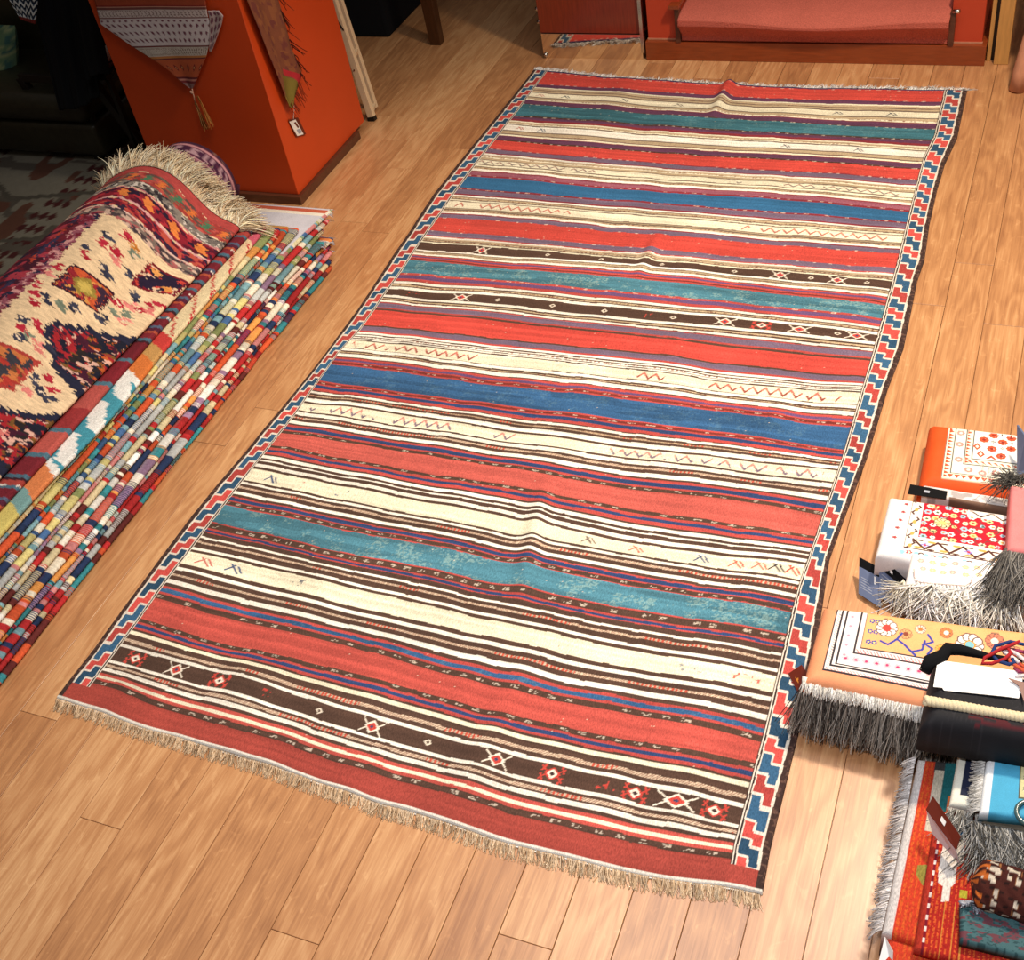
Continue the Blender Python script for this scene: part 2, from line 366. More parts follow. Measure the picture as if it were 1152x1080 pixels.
c_ = dict(W=(240, 232, 204), w=(246, 240, 226), t=(190, 168, 136), g=(120, 102, 88), k=(84, 62, 52), K=(84, 62, 52), n=(62, 56, 92), p=(102, 62, 88), m=(142, 52, 60), G=(118, 100, 122), r=(188, 78, 72),
          R=(206, 76, 66), T=(66, 118, 132), U=(52, 104, 146), u=(56, 98, 142), V=(78, 130, 148), v=(106, 78, 118), N=(50, 70, 112), o=(192, 84, 74), e=(194, 92, 82), M=(156, 92, 108), b=(120, 52, 46), E=(166, 72, 62), x=(214, 192, 166))
B(91.6, 'n', 102.7, 'R', 106.4, 'p', 107.6, 'W', 109.5, 't', 110.3, 'g', 112., 't', 113.2, 'g', 118.3, 'W', 119.2, 'g', 121.3, 't', 122.9, 'W', 123.5, 'm', 127.8, 'p', 128.3, 'k', 140, 'T', 141.6, 'k', 144.5, 'p', 146.9, 'm',
  148.2, 'W', 150, 't', 151, 'W', 152.2, 'g', 158.5, 'w', 159.5, 'g', 162.5, 't', 163.5, 'g', 165.2, 'W', 165.8, 'm', 170, 'p', 171.5, 'k', 182, 'R', 183, 'm', 187.2, 'G', 188.3, 'm', 190, 'w', 192, 't', 193, 'W', 195, 't', 195.8, 'g', 200.5, 'W',
  201.5, 'g', 203.2, 'W', 204, 'g', 206, 't', 208.3, 'w', 209.3, 'm', 213.4, 'M', 215.3, 'm', 227.2, 'U', 229, 'm', 234.2, 'G', 235.7, 'm', 237.2, 'w', 238, 'g', 240, 't', 241, 'g', 242.3, 'W', 243.2, 'g', 250.5, 'W', 251.5, 'g', 252.3, 't', 253.5, 'g', 255, 't',
  257.3, 'w', 258.5, 'm', 262.8, 'G', 279, 'R', 284, 'G', 285.2, 'r', 286.8, 'w', 288.2, 't', 289, 'g', 290, 't', 291, 'g', 292.2, 'W', 297.3, 'K', 299, 'w', 300, 'g', 301.3, 't', 302, 'g', 303, 't', 305.2, 'w', 305.8, 'k', 307.3, 'r', 309.2, 'v', 311, 'r', 312.4, 'b', 313.9, 'r',
  330.6, 'V', 333, 'r', 337, 'v', 339.9, 'r', 340.5, 'k', 342.8, 'w', 344, 'k', 345.8, 't', 346.8, 'k', 349.5, 'w', 360, 'K', 362.8, 'w', 364.3, 'k', 365.6, 't', 367, 'k', 369, 'w', 369.6, 'k', 370.4, 'r', 375.6, 'G', 377.2, 'r', 379.2, 'k',
  396.3, 'R', 398, 'k', 403.5, 'G', 405.8, 'r', 408, 'w', 409.3, 'k', 410.6, 'w', 411.8, 'k', 413.2, 'w', 414, 'k', 415.4, 'w', 416.7, 'k', 426.7, 'W', 427.6, 'k', 430.6, 'w', 432.3, 'k', 433.3, 't', 434.3, 'k', 438.4, 'w', 439.4, 'k',
  441.9, 'r', 444.4, 'v', 446, 'r', 448.5, 'b', 450.2, 'r', 473.9, 'u', 475.5, 'r', 478.4, 'b', 480, 'r', 483.9, 'N', 487.3, 'r', 488.4, 'k', 491, 'w', 493.4, 'k', 495, 't', 497.8, 'k', 502.8, 'w', 505.2, 'k', 515, 'W',
  517.2, 'k', 521.8, 'w', 524.5, 'k', 527., 'x', 531, 'k', 535.7, 'w', 537.8, 'k', 540.7, 'r', 545.6, 'N', 547.7, 'r', 551.8, 'k', 573.3, 'e', 577.2, 'k', 580.4, 'r', 583.9, 'N', 588, 'r', 590, 'k',
  594.3, 'w', 597.8, 'k', 599.5, 'w', 604.3, 'k', 608.8, 'w', 612.3, 'k', 624.4, 'W', 627.2, 'k', 630, 'w', 633.5, 'k', 636.2, 'x', 641, 'k', 645, 'w', 648.3, 'k', 650, 'r', 654.5, 'N', 655.8, 'r', 660.7, 'k', 662, 'r',
  686.7, 'V', 688.2, 'r', 695.7, 'k', 697.8, 'r', 700.6, 'N', 702, 'r', 708, 'k', 710.6, 'w', 715, 'k', 717.6, 'x', 724.5, 'k', 727.8, 'w', 731.8, 'k', 751.6, 'W',
  756.8, 'k', 761.2, 'w', 766.8, 'k', 769.8, 'x', 775.6, 'k', 781.3, 'w', 785.7, 'k', 789.2, 'r', 794.4, 'u', 797.3, 'r', 804.1, 'k', 834, 'o', 840, 'k', 843.1, 'r', 847.8, 'N', 851.3, 'r', 854, 'k',
  859.2, 'W', 867, 'k', 871.5, 'x', 876, 'k', 880.8, 'w', 901.5, 'K', 905.5, 'w', 909.3, 'k', 913.2, 'x', 916, 'k', 921.6, 'w', 925.8, 'k', 930.6, 'o', 934.8, 'W', 939.1, 'o', 947.2, 'k', 980.5, 'E')
BE = np.array([flx(700, y)[1] for y, _ in BANDS]); BC = np.array([c_[k] for _, k in BANDS], float); BK = [k for _, k in BANDS]
def kilim():
    NY, NB, NI = 1500, 52, 590
    vt, vb = VC[0], VC[-1]
    v = np.linspace(vt, vb, NY)
    us = np.linspace(0, 1, 40)
    # band-edge curves sampled across the width
    XI = np.array([[flx(*p) for p in sorted(a)] for a in ANCH], dtype=object) if False else None
    A = np.zeros((len(ANCH), 40))
    Xg = np.linspace(-1.86, -.2, 40)
    for i, a in enumerate(ANCH):
        P = np.array([flx(*p) for p in a]); P = P[np.argsort(P[:, 0])]
        y = np.interp(Xg, P[:, 0], P[:, 1]); k = np.array([1, 2, 3, 2, 1.]) / 9
        y = np.convolve(np.pad(y, 2, mode='edge'), k, 'valid'); A[i] = y
    ia = np.interp(v, VC[::-1], np.arange(len(VC))[::-1].astype(float))
    i0 = np.clip(np.floor(ia).astype(int), 0, len(VC) - 2); fr = (ia - i0)[:, None]
    YG = A[i0] * (1 - fr) + A[i0 + 1] * fr          # NY x 40
    yl, yr = YG[:, 0], YG[:, -1]
    a, b, c, d = XLo(yl), XLi(yl), XRi(yr), XRo(yr)
    rows = []
    X = np.concatenate([a[:, None] + (b - a)[:, None] * np.linspace(0, 1, NB, endpoint=False), b[:, None] + (c - b)[:, None] * np.linspace(0, 1, NI, endpoint=False), c[:, None] + (d - c)[:, None] * np.linspace(0, 1, NB)], 1)
    Y = np.zeros_like(X); xi = (X - Xg[0]) / (Xg[1] - Xg[0]); xi = np.clip(xi, 0, 38.999); x0 = xi.astype(int); f = xi - x0; r = np.arange(NY)[:, None]
    Y = YG[r, x0] * (1 - f) + YG[r, x0 + 1] * f
    NX = X.shape[1]; VV = np.repeat(v[:, None], NX, 1)
    # small wander of the weave
    Y = Y + (vnoise(X * 7, VV * 5, 1) - .5) * .008 + (vnoise(X * 16, VV * 7 + 9, 2) - .5) * .004
    # ripples where the cloth does not lie quite flat
    Z = .0045 + .009 * np.clip(vnoise(X * 5 + 3, VV * 3, 4) - .5, 0, 1) ** 1.0 + .004 * vnoise(X * 12, VV * 9, 5)
    def ridge(xc, y0, y1, h, w, lean=0.):
        xx = xc + lean * (Y - (y0 + y1) / 2); env = np.clip(1 - abs((Y - (y0 + y1) / 2) / ((y1 - y0) / 2)), 0, 1) ** .5
        return h * env * np.exp(-((X - xx) / w) ** 2)
    p = flx(820, 100); Z += ridge(p[0], p[1] - .22, p[1] + .12, .024, .022)
    p = flx(615, 610); Z += ridge(p[0] - .03, p[1] - .2, p[1] + .2, .016, .025, -.2)
    p = flx(730, 290); Z += ridge(p[0], p[1] - .12, p[1] + .12, .012, .02)
    p = flx(560, 815); Z += ridge(p[0], p[1] - .2, p[1] + .2, .008, .03)
    # ---- colours
    vv = VV + (vnoise(X * 30, VV * 12, 6) - .5) * .0022
    bi = np.searchsorted(-BE, -vv, side='left'); bi = np.clip(bi, 0, len(BE) - 1)
    C = BC[bi].copy()
    C *= (1 + (vnoise(X * 2.5, VV * 160, 7) - .5) * .16)[..., None] * (1 + (vnoise(X * 9, VV * 9, 8) - .5) * .1)[..., None]
    kk = np.array([ord(k) for k in BK])[bi]
    lo = BE[bi]; hi = np.r_[VC[0], BE[:-1]][bi]; tb = (hi - vv) / np.maximum(hi - lo, 1e-5)      # 0 far edge .. 1 near edge of the band
    thick = hi - lo
    # abrash: pale flecks in the teal and blue
    for K_, amt in (('V', 1.), ('T', .35), ('u', .3)):
        m = kk == ord(K_); q = vnoise(X * 260, VV * 330, 12) * vnoise(X * 30, VV * 40, 13)
        m2 = m & (q > .42); C[m2] = C[m2] * (1 - .5 * amt) + np.array([165, 190, 180]) * .5 * amt
        m3 = m & (vnoise(X * 5, VV * 60, 14) > .55); C[m3] *= .88
    q = rng.random(X.shape) > .9993
    m = q & np.isin(kk, [ord(k) for k in 'ReourVT']); C[m] = (225, 205, 180)
    inner = (X > b[:, None]) & (X < c[:, None])
    uin = (X - b[:, None]) / (c - b)[:, None]
    xm = X + 2.0
    def rowat(py):      # index of the band containing this level
        return int(np.searchsorted(-BE, -flx(700, py)[1], side='left'))
    def dashes(py, per, duty, col, seed, h0=.0, h1=1., jit=.5):
        i = rowat(py); m = (bi == i) & inner; ph = xm / per; cell = np.floor(ph).astype(int); g = np.random.default_rng(seed).random((400, 3))
        fx = ph - cell; st = g[cell % 400, 0] * jit * (1 - duty); m &= (fx > st) & (fx < st + duty) & (tb > h0) & (tb < h1) & (g[cell % 400, 1] > .12)
        C[m] = col
    WH = (232, 220, 200)
    # thin broken white and red dash lines
    def dline(py, per, duty, col, seed, w=.0022):
        yv = flx(700, py)[1]; m = (abs(vv - yv) < w) & inner; ph = xm / per; cell = np.floor(ph).astype(int); g = np.random.default_rng(seed).random((600, 2)); fx = ph - cell
        m &= (fx > g[cell % 600, 0] * .4) & (fx < g[cell % 600, 0] * .4 + duty * (.5 + g[cell % 600, 1])) & (g[cell % 600, 1] > .25) & (rng.random(X.shape) > .25); C[m] = C[m] * .3 + np.array(col) * .7
    for py, sd in [(92.2, 1), (102.5, 2), (171, 6), (182.4, 7), (228, 9), (214, 8), (141, 4), (128.2, 3)]: dline(py, .03, .36, WH, sd, .0022)
    dline(171, .02, .6, (60, 24, 34), 21, .002); dline(140.9, .02, .6, (60, 24, 34), 22, .002)
    for py, sd in [(262.8, 31), (279.3, 32), (285, 33), (331.5, 34), (332, 35)]: dline(py, .05, .16, WH, sd, .0022)
    for py, sd in [(110, 23), (121.8, 24), (150, 25), (162.8, 26), (192, 27), (205, 28), (239.5, 29), (254, 30), (289.6, 41), (302, 42), (345, 43), (366, 44), (412, 45), (433.4, 46)]: dline(py, .012, .5, (120, 66, 48), sd, .0022)
    # brown dash bands with woven white marks
    def marks(py, per, seed, w=.45, dens=.8):
        i = rowat(py); m = (bi == i) & inner; ph = xm / per; cell = np.floor(ph).astype(int); fx = (ph - cell) / w; g = np.random.default_rng(seed)
        G = g.random((300, 3, 5)) > .42; keep = g.random(300) < dens
        cx_ = np.clip((fx * 5).astype(int), 0, 4); cy_ = np.clip(((tb - .22) / .56 * 3).astype(int), 0, 2)
        m &= (fx >= 0) & (fx < 1) & (tb > .26) & (tb < .74) & keep[cell % 300] & G[cell % 300, cy_, cx_] & (rng.random(X.shape) > .2); C[m] = C[m] * .25 + np.array(WH) * .75
    for j, (py, per) in enumerate([(447.5, .05), (477, .05), (549.8, .036), (575, .04), (658, .034), (692, .036), (801, .04), (837, .038), (943, .042)]): marks(py, per, 50 + j)
    # two-ply red/white thread in the pale lines
    for py in (494.5, 526, 635, 716, 768.5, 869.5, 911.5):
        i = rowat(py); m = (bi == i) & inner; m2 = m & (((xm / .006 + tb * 1.5) % 1) > .62) ; C[m2] = (150, 110, 92); m3 = m & (vnoise(X * 12, VV * 3, 71) > .7) & (((xm / .009) % 1) > .5); C[m3] = (196, 84, 66)
    for py in (528.,):
        i = rowat(py)
    # zigzags in the cream bands
    def zig(py, per, ranges, c1, c2, w=.16, a=.3):
        i = rowat(py); m = (bi == i) & inner; z = abs(((xm / per) % 1) - .5) * 2; d = abs((tb - .5) - (z - .5) * 2 * a)
        mm = m & (d < w) & (vnoise(X * 45, VV * 30, int(py)) > .3)
        rm = np.zeros_like(m)
        for (l, h) in ranges: rm |= (uin > l) & (uin < h)
        mm &= rm; C[mm] = C[mm] * .35 + np.array(c1) * .65; m2 = mm & (z > .5); C[m2] = C[m2] * .4 + np.array(c2) * .6
    zig(198, .034, [(0, .3), (.58, .64), (.72, .97)], (120, 70, 66), (90, 90, 96), .12)
    zig(247, .034, [(0.02, .3), (.68, .97)], (190, 80, 66), (160, 100, 90), .13)
    zig(421, .032, [(0.01, .28), (.6, .66), (.74, .97)], (186, 62, 52), (120, 50, 44), .13)
    zig(510, .032, [(0.01, .33), (.4, .45), (.62, .98)], (190, 96, 92), (72, 84, 120), .13)
    # stitched devices scattered in the wide cream bands and diamonds in the brown ones
    def device(u0, py, kind, col, size):
        i = rowat(py); yc = (BE[i] + (BE[i - 1] if i else VC[0])) / 2; hb = (BE[i - 1] - BE[i]) / 2
        j = int(np.argmin(abs(v - yc))); x_ = b[j] + (c[j] - b[j]) * u0; dx = (X - x_) / size; dy = (vv - yc) / (hb * .85)
        m = (bi == i) & (abs(dx) < 1.7)
        rr = abs(dx) + abs(dy)
        if kind == 'dia':
            C[m & (rr < .95)] = col; C[m & (rr < .66)] = (236, 226, 208); C[m & (rr < .3)] = (70, 50, 50)
            C[m & (abs(abs(dx) - .95 - .35 * (1 - abs(dy))) < .13) & (abs(dy) > .2)] = col; C[m & (abs(abs(dx) - abs(dy) - .45) < .13) & (abs(dx) > .6) & (abs(dx) < 1.35)] = col
        elif kind == 'diw':
            C[m & (rr < 1.0)] = (236, 226, 208); C[m & (rr < .7)] = col; C[m & (rr < .25)] = (60, 70, 100)
            C[m & (abs(abs(dx) - abs(dy) - .5) < .12) & (abs(dx) > .6) & (abs(dx) < 1.5)] = (236, 226, 208)
        elif kind == 'sml':
            C[m & (rr < .5) & (rr > .25)] = (232, 220, 200)
        elif kind == 'hook':
            C[m & (abs(dx + dy * .8) < .14) & (abs(dy) < .7)] = col; C[m & (abs(dx - dy * .8 + .5) < .13) & (abs(dy) < .6) & (abs(dx) < 1)] = col; C[m & (abs(dx - .6 + dy * .7) < .13) & (abs(dy) < .5)] = col
        elif kind == 'dots':
            gg = vnoise(X * 170, VV * 170, int(u0 * 97)); C[m & (abs(dx) < 1) & (abs(dy) < .6) & (gg > .76)] = col
    RD = (196, 72, 62); BLU = (66, 84, 120)
    for u0, kd in [(.04, 'dia'), (.12, 'diw'), (.2, 'dia'), (.29, 'dots'), (.38, 'sml'), (.47, 'diw'), (.56, 'sml'), (.665, 'diw'), (.745, 'dia'), (.82, 'dots'), (.86, 'dia'), (.965, 'dia')]: device(u0, 890, kd, RD, .018)
    device(.915, 890, 'diw', RD, .026)
    for u0, kd in [(.06, 'dots'), (.17, 'diw'), (.25, 'sml'), (.37, 'sml'), (.48, 'sml'), (.57, 'dots'), (.62, 'sml'), (.72, 'diw'), (.79, 'dia'), (.86, 'diw'), (.93, 'sml'), (.965, 'diw')]: device(u0, 355, kd, RD, .02)
    for u0, kd in [(.15, 'diw'), (.3, 'sml'), (.42, 'sml'), (.55, 'sml'), (.7, 'sml'), (.79, 'diw'), (.85, 'sml'), (.9, 'diw'), (.955, 'sml')]: device(u0, 294.5, kd, RD, .017)
    for u0, cl in [(.03, (200, 130, 120)), (.1, (70, 80, 90)), (.26, (80, 84, 90)), (.4, (120, 110, 100)), (.78, (110, 110, 110)), (.9, (70, 74, 84))]: device(u0, 115, 'hook', cl, .018)
    for u0, cl in [(.04, (200, 120, 104)), (.1, (100, 116, 130)), (.7, (100, 106, 110)), (.86, (90, 100, 110))]: device(u0, 155, 'hook', cl, .016)
    for u0, cl in [(.05, BLU), (.12, (190, 120, 110)), (.2, BLU)]: device(u0, 620, 'hook' if u0 < .1 else 'dots', cl, .02)
    for u0, cl in [(.66, (120, 100, 90)), (.74, (200, 110, 90)), (.845, BLU), (.9, (210, 90, 72)), (.935, (220, 110, 92)), (.96, (60, 52, 56)), (.985, (210, 80, 66))]: device(u0, 620, 'hook', cl, .018)
    for u0, cl in [(.04, (210, 120, 108)), (.1, (80, 96, 130)), (.22, (120, 120, 120)), (.7, (170, 160, 140)), (.96, (214, 110, 96)), (.88, (150, 150, 150))]: device(u0, 740, 'hook' if u0 < .2 else 'dots', cl, .026)
    # ---- borders
    j0 = int(np.argmin(abs(v - BE[rowat(943)])))          # near red band has no pattern border
    arr = np.arange(NX)
    for sidei in (0, 1):
        if sidei == 0: e = np.where(arr < NB, arr / NB, -1.)      # 0 outer edge .. 1 inner
        else: e = np.where(arr >= NB + NI, (NX - 1 - arr) / (NB - 1.), -1.)
        m = np.repeat((e >= 0)[None], NY, 0); E_ = np.repeat(e[None], NY, 0)
        body = m & (np.arange(NY)[:, None] < j0 + 6)
        per = .09; wob = (vnoise(E_ * 4, VV * 60, 33) - .5) * .02; ew = E_ + wob
        C[body] = (226, 216, 200)
        col2 = ew > .56                                   # inner of the two columns
        base = VV / per + (vnoise(VV * 30, E_ * 0, 44) - .5) * .12 + (vnoise(VV * 5, E_ * 0, 46) - .5) * .2
        pI = base; pO = base + (.23 if sidei else .27)
        cI = np.floor(pI * 2).astype(int); cO = np.floor(pO * 2).astype(int); fI = pI * 2 - cI; fO = pO * 2 - cO
        cell = np.where(col2, cI, cO); fr2 = np.where(col2, fI, fO); isred = (cell % 2) == 0
        red = np.array([190, 76, 70.]); blue = np.array([52, 88, 118.]); g = np.random.default_rng(5).random(500)
        cc = np.where(isred[..., None], red, blue) * (.85 + .3 * g[cell % 500])[..., None]
        mc = body & (ew > .27) & (ew < .86)
        ln = (abs(ew - .56) < .032) & ((cI % 2) != (cO % 2)); ln |= (fr2 < .08) | (fr2 > .94)
        C[mc] = cc[mc]; C[mc & ln] = (226, 216, 202)
        C[body & (ew > .9) & (ew < .945)] = (56, 42, 40)
        C[body & (ew > .985)] = (56, 42, 40)
        ed = m & (E_ < .2 + wob * 2); C[ed] = (66, 48, 44)
        ed2 = ed & (vnoise(VV * 220, E_ * 6, 45) > .62); C[ed2] = (100, 74, 64)
        C[m & (np.arange(NY)[:, None] >= j0 + 6) & (E_ >= .2)] = (166, 72, 62)
        # sparse stray threads of the ground colour that cross the border
    C[:3] = (58, 58, 84)
    C[-4:] = (226, 220, 208)
    # outermost ring of the cloth comes down to the boards
    Z[0] = Z[-1] = .0004; Z[:, 0] = Z[:, -1] = .0004
    root = thing('striped_kilim', (-1.0, 2.5, 0), 'large flat-woven rug of red, cream, blue and brown stripes lying open across the floorboards', 'rug')
    P = np.stack([X, Y, Z], -1)
    mk('woven_field', P, gridF(NY, NX)[:, ::-1], KILIM, root, np.clip(C, 0, 255))
    # fringe, far and near
    far = P[0, ::6] + np.array([0, 0, .003]); near = P[-1, ::6] + np.array([0, 0, .003])
    o1 = fringe('far_fringe', root, far, (.1, 1, .45), .027, .0016, 1300, [(255, 252, 248), (245, 240, 236), (230, 222, 216)], 1.1, curl=.8, floor=0, droop=.5)
    o2 = fringe('near_fringe', root, near, (.22, -1, -.05), .027, .0015, 2000, [(200, 172, 138), (176, 146, 114), (216, 192, 162)], .4, curl=.3, floor=0, droop=.3)
    for o in (o1, o2): o['kind'] = 'stuff'
    o1['label'] = 'short white fringe along the far end'; o2['label'] = 'tan knotted fringe along the near end'
    cb = MB(); cb.tube([p + np.array([0, -.002, .002]) for p in P[-1, ::10]], .0014, 6); cb.build('end_cord', FRW, root, True)
    cb = MB(); cb.tube([p + np.array([0, .002, .002]) for p in P[0, ::10]], .0022, 6); cb.build('end_cord', FRW, root, True)
FRW = fabric('white_cord', .2, 600, .5, color=(236, 232, 224))
kilim()
# ------------------------------------------------------------------ LEFT PILE
def closed(name, P, mat, parent, C, caps=True):
    """tube-like surface: rows along the length, closed ring across; ends capped with fans"""
    ny, nx, _ = P.shape; V = P.reshape(-1, 3); Fc = [tuple(f) for f in gridF(ny, nx, 0, True)]
    if caps: Fc += [tuple(range(nx))[::-1], tuple(range((ny - 1) * nx, ny * nx))]
    return mk(name, V, Fc, mat, parent, C.reshape(-1, 3))
PAL = np.array([(178, 46, 48), (206, 88, 52), (232, 224, 204), (214, 200, 160), (70, 104, 150), (40, 56, 92), (120, 160, 170), (60, 140, 150), (150, 120, 150), (130, 140, 90), (200, 130, 130), (96, 42, 40), (216, 150, 80), (186, 190, 190), (206, 196, 130), (236, 234, 228)], float)
MOOD = [[5, 11, 0, 1, 7], [0, 11, 5, 13, 3, 0], [0, 5, 2, 6, 10, 0], [2, 15, 7, 5, 12, 0, 8], [1, 0, 12, 5, 1, 10, 2], [2, 7, 0, 5, 3, 15, 11], [11, 9, 3, 0, 13, 6], [13, 2, 10, 6, 3, 0, 8], [6, 13, 2, 10, 4, 9, 14], [4, 6, 14, 2, 13, 1, 5], [1, 9, 6, 4, 12, 7], [1, 5, 7, 0, 14, 2], [6, 14, 9, 12, 3, 13]]
def runs(Ys, mood, g):
    C = np.zeros((len(Ys), 3)); y = Ys[0]; i = 0
    while i < len(Ys):
        ln = g.choice([.008, .014, .024, .04, .07], p=[.26, .3, .22, .15, .07]) * g.uniform(.7, 1.3); c = PAL[g.choice(mood)] * g.uniform(.85, 1.1); j = np.searchsorted(Ys, Ys[i] + ln)
        j = max(j, i + 1); C[i:j] = c
        if g.random() < .35:
            c2 = PAL[g.choice(mood)]; st = max(1, int(.003 / (Ys[1] - Ys[0])))
            for q in range(i, j, st * 2): C[q:q + st] = c2
        i = j
    return np.clip(C, 0, 250)
NS = 13; TH = .0176
YEND = [2.66, 2.67, 2.69, 2.72, 2.71, 2.66, 2.70, 2.73, 2.76, 2.62, 2.60, 2.56, 2.53]
ORD = ['lowest on the boards', 'second from the boards', 'third from the boards', 'fourth from the boards', 'fifth from the boards', 'sixth from the boards', 'seventh from the boards', 'sixth from the top', 'fifth from the top', 'fourth from the top', 'third from the top', 'second from the top', 'topmost of the thin folds']
MW = ['navy and brick red', 'dark red and navy', 'crimson and white', 'white, teal and orange', 'orange and red', 'white, teal and red', 'brown and sage green', 'pale grey and pink', 'pale blue and cream', 'blue and yellow', 'orange and sage green', 'bright red and teal', 'light blue and yellow']
for i in range(NS):
    g = np.random.default_rng(100 + i); Ys = np.arange(.62, YEND[i], .0026); ny = len(Ys)
    low = i < 7
    z = .0005 + TH * (i + .5)
    zz = z + (vnoise(Ys * 3, Ys * 0, 20) - .5) * .010 * i / 12
    xn = -1.985 - .0052 * i + (vnoise(Ys * 2.2, Ys * 0 + i * 1.7, 21) - .5) * .022 + (vnoise(Ys * 9, Ys * 0 + i * 2.7, 22) - .5) * .006
    xn = xn + .03 * np.clip((Ys - 2.35) / .4, 0, 1) ** 2 * (1.2 if i in (4, 5, 7, 8) else .3) - (.02 * np.clip((Ys - 2.4) / .2, 0, 1) ** 2 if i > 9 else 0)
    xl = -2.62 if low else (-2.30 if i != 8 else -2.36)
    r = TH / 2 * .82; ang = np.linspace(-math.pi / 2, math.pi / 2, 8)
    ridge = .96 + .10 * np.sin(Ys * 2 * math.pi / .0105 + 3 * vnoise(Ys * 20, Ys * 0, 24)) + .22 * (vnoise(Ys * 14, Ys * 0 + i, 23) - .5)
    ring = []
    endn = np.clip((Ys[-1] - Ys) / .012, .35, 1) ** .5
    rr = r * np.clip(ridge, .72, 1.08) * endn
    for a in ang: ring.append(np.stack([xn - r + rr * 1.5 * math.cos(a), Ys, zz + r * endn * math.sin(a)], 1))
    for xx, s in ((xn - .12, 1), (np.full(ny, xl), 1), (np.full(ny, xl), -1), (xn - .12, -1)): ring.append(np.stack([xx, Ys, zz + s * TH / 2 * .96 * endn], 1))
    P = np.stack(ring, 1); C = np.repeat(runs(Ys, MOOD[i], g)[:, None], P.shape[1], 1)
    C[:, 8:] = PAL[MOOD[i][1]]
    C = C * (1 + (g.random(C.shape[:2]) - .5) * .16)[..., None]
    if i == 8:
        C[Ys > 2.5, 7:10] = (206, 204, 214); e_ = Ys > YEND[i] - .03; C[e_, 7:10] = (196, 96, 70); e_ = (Ys > YEND[i] - .012); C[e_, 7:10] = (214, 210, 220); e_ = (Ys > YEND[i] - .045) & (Ys < YEND[i] - .03); C[e_, 7:10] = (236, 226, 210)
    root = thing('folded_kilim', (-2.2, 1.7, z - TH / 2), 'folded kilim with ' + MW[i] + ' edge, ' + ORD[i] + ' in left pile', 'rug', 'folded kilims stacked in the left pile')
    closed('folded_cloth', P, YARN, root, C)
    if i in (2, 4, 5, 7, 8):
        ye = YEND[i]
        pts = [(xn[-1] - .16 * k / 10 if i != 8 else xn[-1] - .26 * k / 10, ye - .002, zz[-1] + r * .2) for k in range(11)]
        o = fringe('end_fringe', root, pts, (.15, 1, .1), .014, .0009, 160, [(226, 222, 226), (190, 188, 200), (150, 150, 170)], .9, curl=.6, droop=.8, seed=i); o['kind'] = 'stuff'
        pts = [(xn[-1] - .012, ye - .004, zz[-1] - .004), (xn[-1] + .002, ye - .03, zz[-1] + .002)]
        if i in (4, 5, 8): fringe('edge_fringe', root, pts, (1, .6, .1), .012, .0009, 40, [(226, 222, 226), (190, 188, 200)], 1.2, curl=.8, droop=.6, seed=i)['kind'] = 'stuff'
ZP = .0005 + TH * NS
# two wider flat folds on top
def nosed(name, label, y0, y1, xnf, z0, th, xl, texf, mat=KILIM, res=.003, endround=.03, mouth=None):
    Ys = np.arange(y0, y1, res); ny = len(Ys); xn = xnf(Ys); r = th / 2
    # cross-section: flat top of 24 columns then the rounded nose
    zz = z0 + r + np.zeros(ny); en = np.sqrt(np.clip(1 - (1 - np.clip((Ys[-1] - Ys) / endround, 0, 1)) ** 2, .02, 1))
    cols = []; lab = []
    top = np.linspace(0, 1, 30, endpoint=False)
    for q in top: cols.append(np.stack([xl + (xn - r - xl) * q, Ys, zz + r * en + (vnoise(Ys * 6, Ys * 0 + q * 3, 31) - .5) * .003], 1)); lab.append((xn - r - xl) * (q - 1))
    for a in np.linspace(math.pi / 2, -math.pi / 2, 12): cols.append(np.stack([xn - r + r * math.cos(a) * (.3 + .7 * en), Ys, zz + r * en * math.sin(a)], 1)); lab.append(r * (math.pi / 2 - a) + 0 * Ys)
    cols.append(np.stack([np.full(ny, xl), Ys, zz - r * en], 1)); lab.append(0 * Ys - .3)
    P = np.stack(cols, 1); A = np.stack(lab, 1); Y2 = np.repeat(Ys[:, None], P.shape[1], 1)
    root = thing('folded_kilim', (-2.2, (y0 + y1) / 2, z0), label, 'rug', 'folded kilims stacked in the left pile')
    closed('folded_cloth', P[:, ::-1], mat, root, texf(Y2, A)[:, ::-1]); return root
def ikat(Y, A):
    C = np.zeros(Y.shape + (3,)); C[:] = (226, 208, 168)
    jag = (np.random.default_rng(3).random(2000)[(np.floor(Y / .004) % 2000).astype(int)] - .5) * .012; A = A + jag
    W = (236, 236, 232)
    def reg(y0, y1, c): C[(Y + A * .6 > y0) & (Y + A * .6 < y1)] = c
    reg(2.30, 2.7, (228, 200, 160)); reg(2.43, 2.6, (196, 90, 110)); reg(1.86, 1.92, (196, 150, 90)); reg(1.92, 1.97, (198, 64, 60)); reg(1.80, 1.87, (214, 120, 60)); reg(1.44, 1.80, W)
    d = abs(((Y - 1.44 + A) / .12) % 1 - .5) * 2; C[(Y + A * .6 > 1.46) & (Y + A * .6 < 1.78) & (d + abs(A + .03) / .09 > .75) & (d > .3)] = (70, 150, 170)
    reg(1.36, 1.44, (216, 130, 80)); reg(1.31, 1.36, (120, 160, 160)); reg(1.24, 1.31, (206, 190, 110)); reg(.6, 1.24, (232, 214, 180))
    dd = ((Y * 1.6 - A * 3) % .12) / .12; C[(Y < 1.23) & (dd > .55)] = (180, 44, 50); C[(Y < 1.23) & (dd > .5) & (dd < .56)] = (200, 120, 90)
    dd = ((Y * 1.0 + A * 2) % .11) / .11; C[(Y > 1.98) & (Y < 2.42) & (dd > .86) & (A > -.05)] = (188, 50, 56)
    C[(A > .012) & (((Y / .02) % 1) > .5)] *= .8
    return C
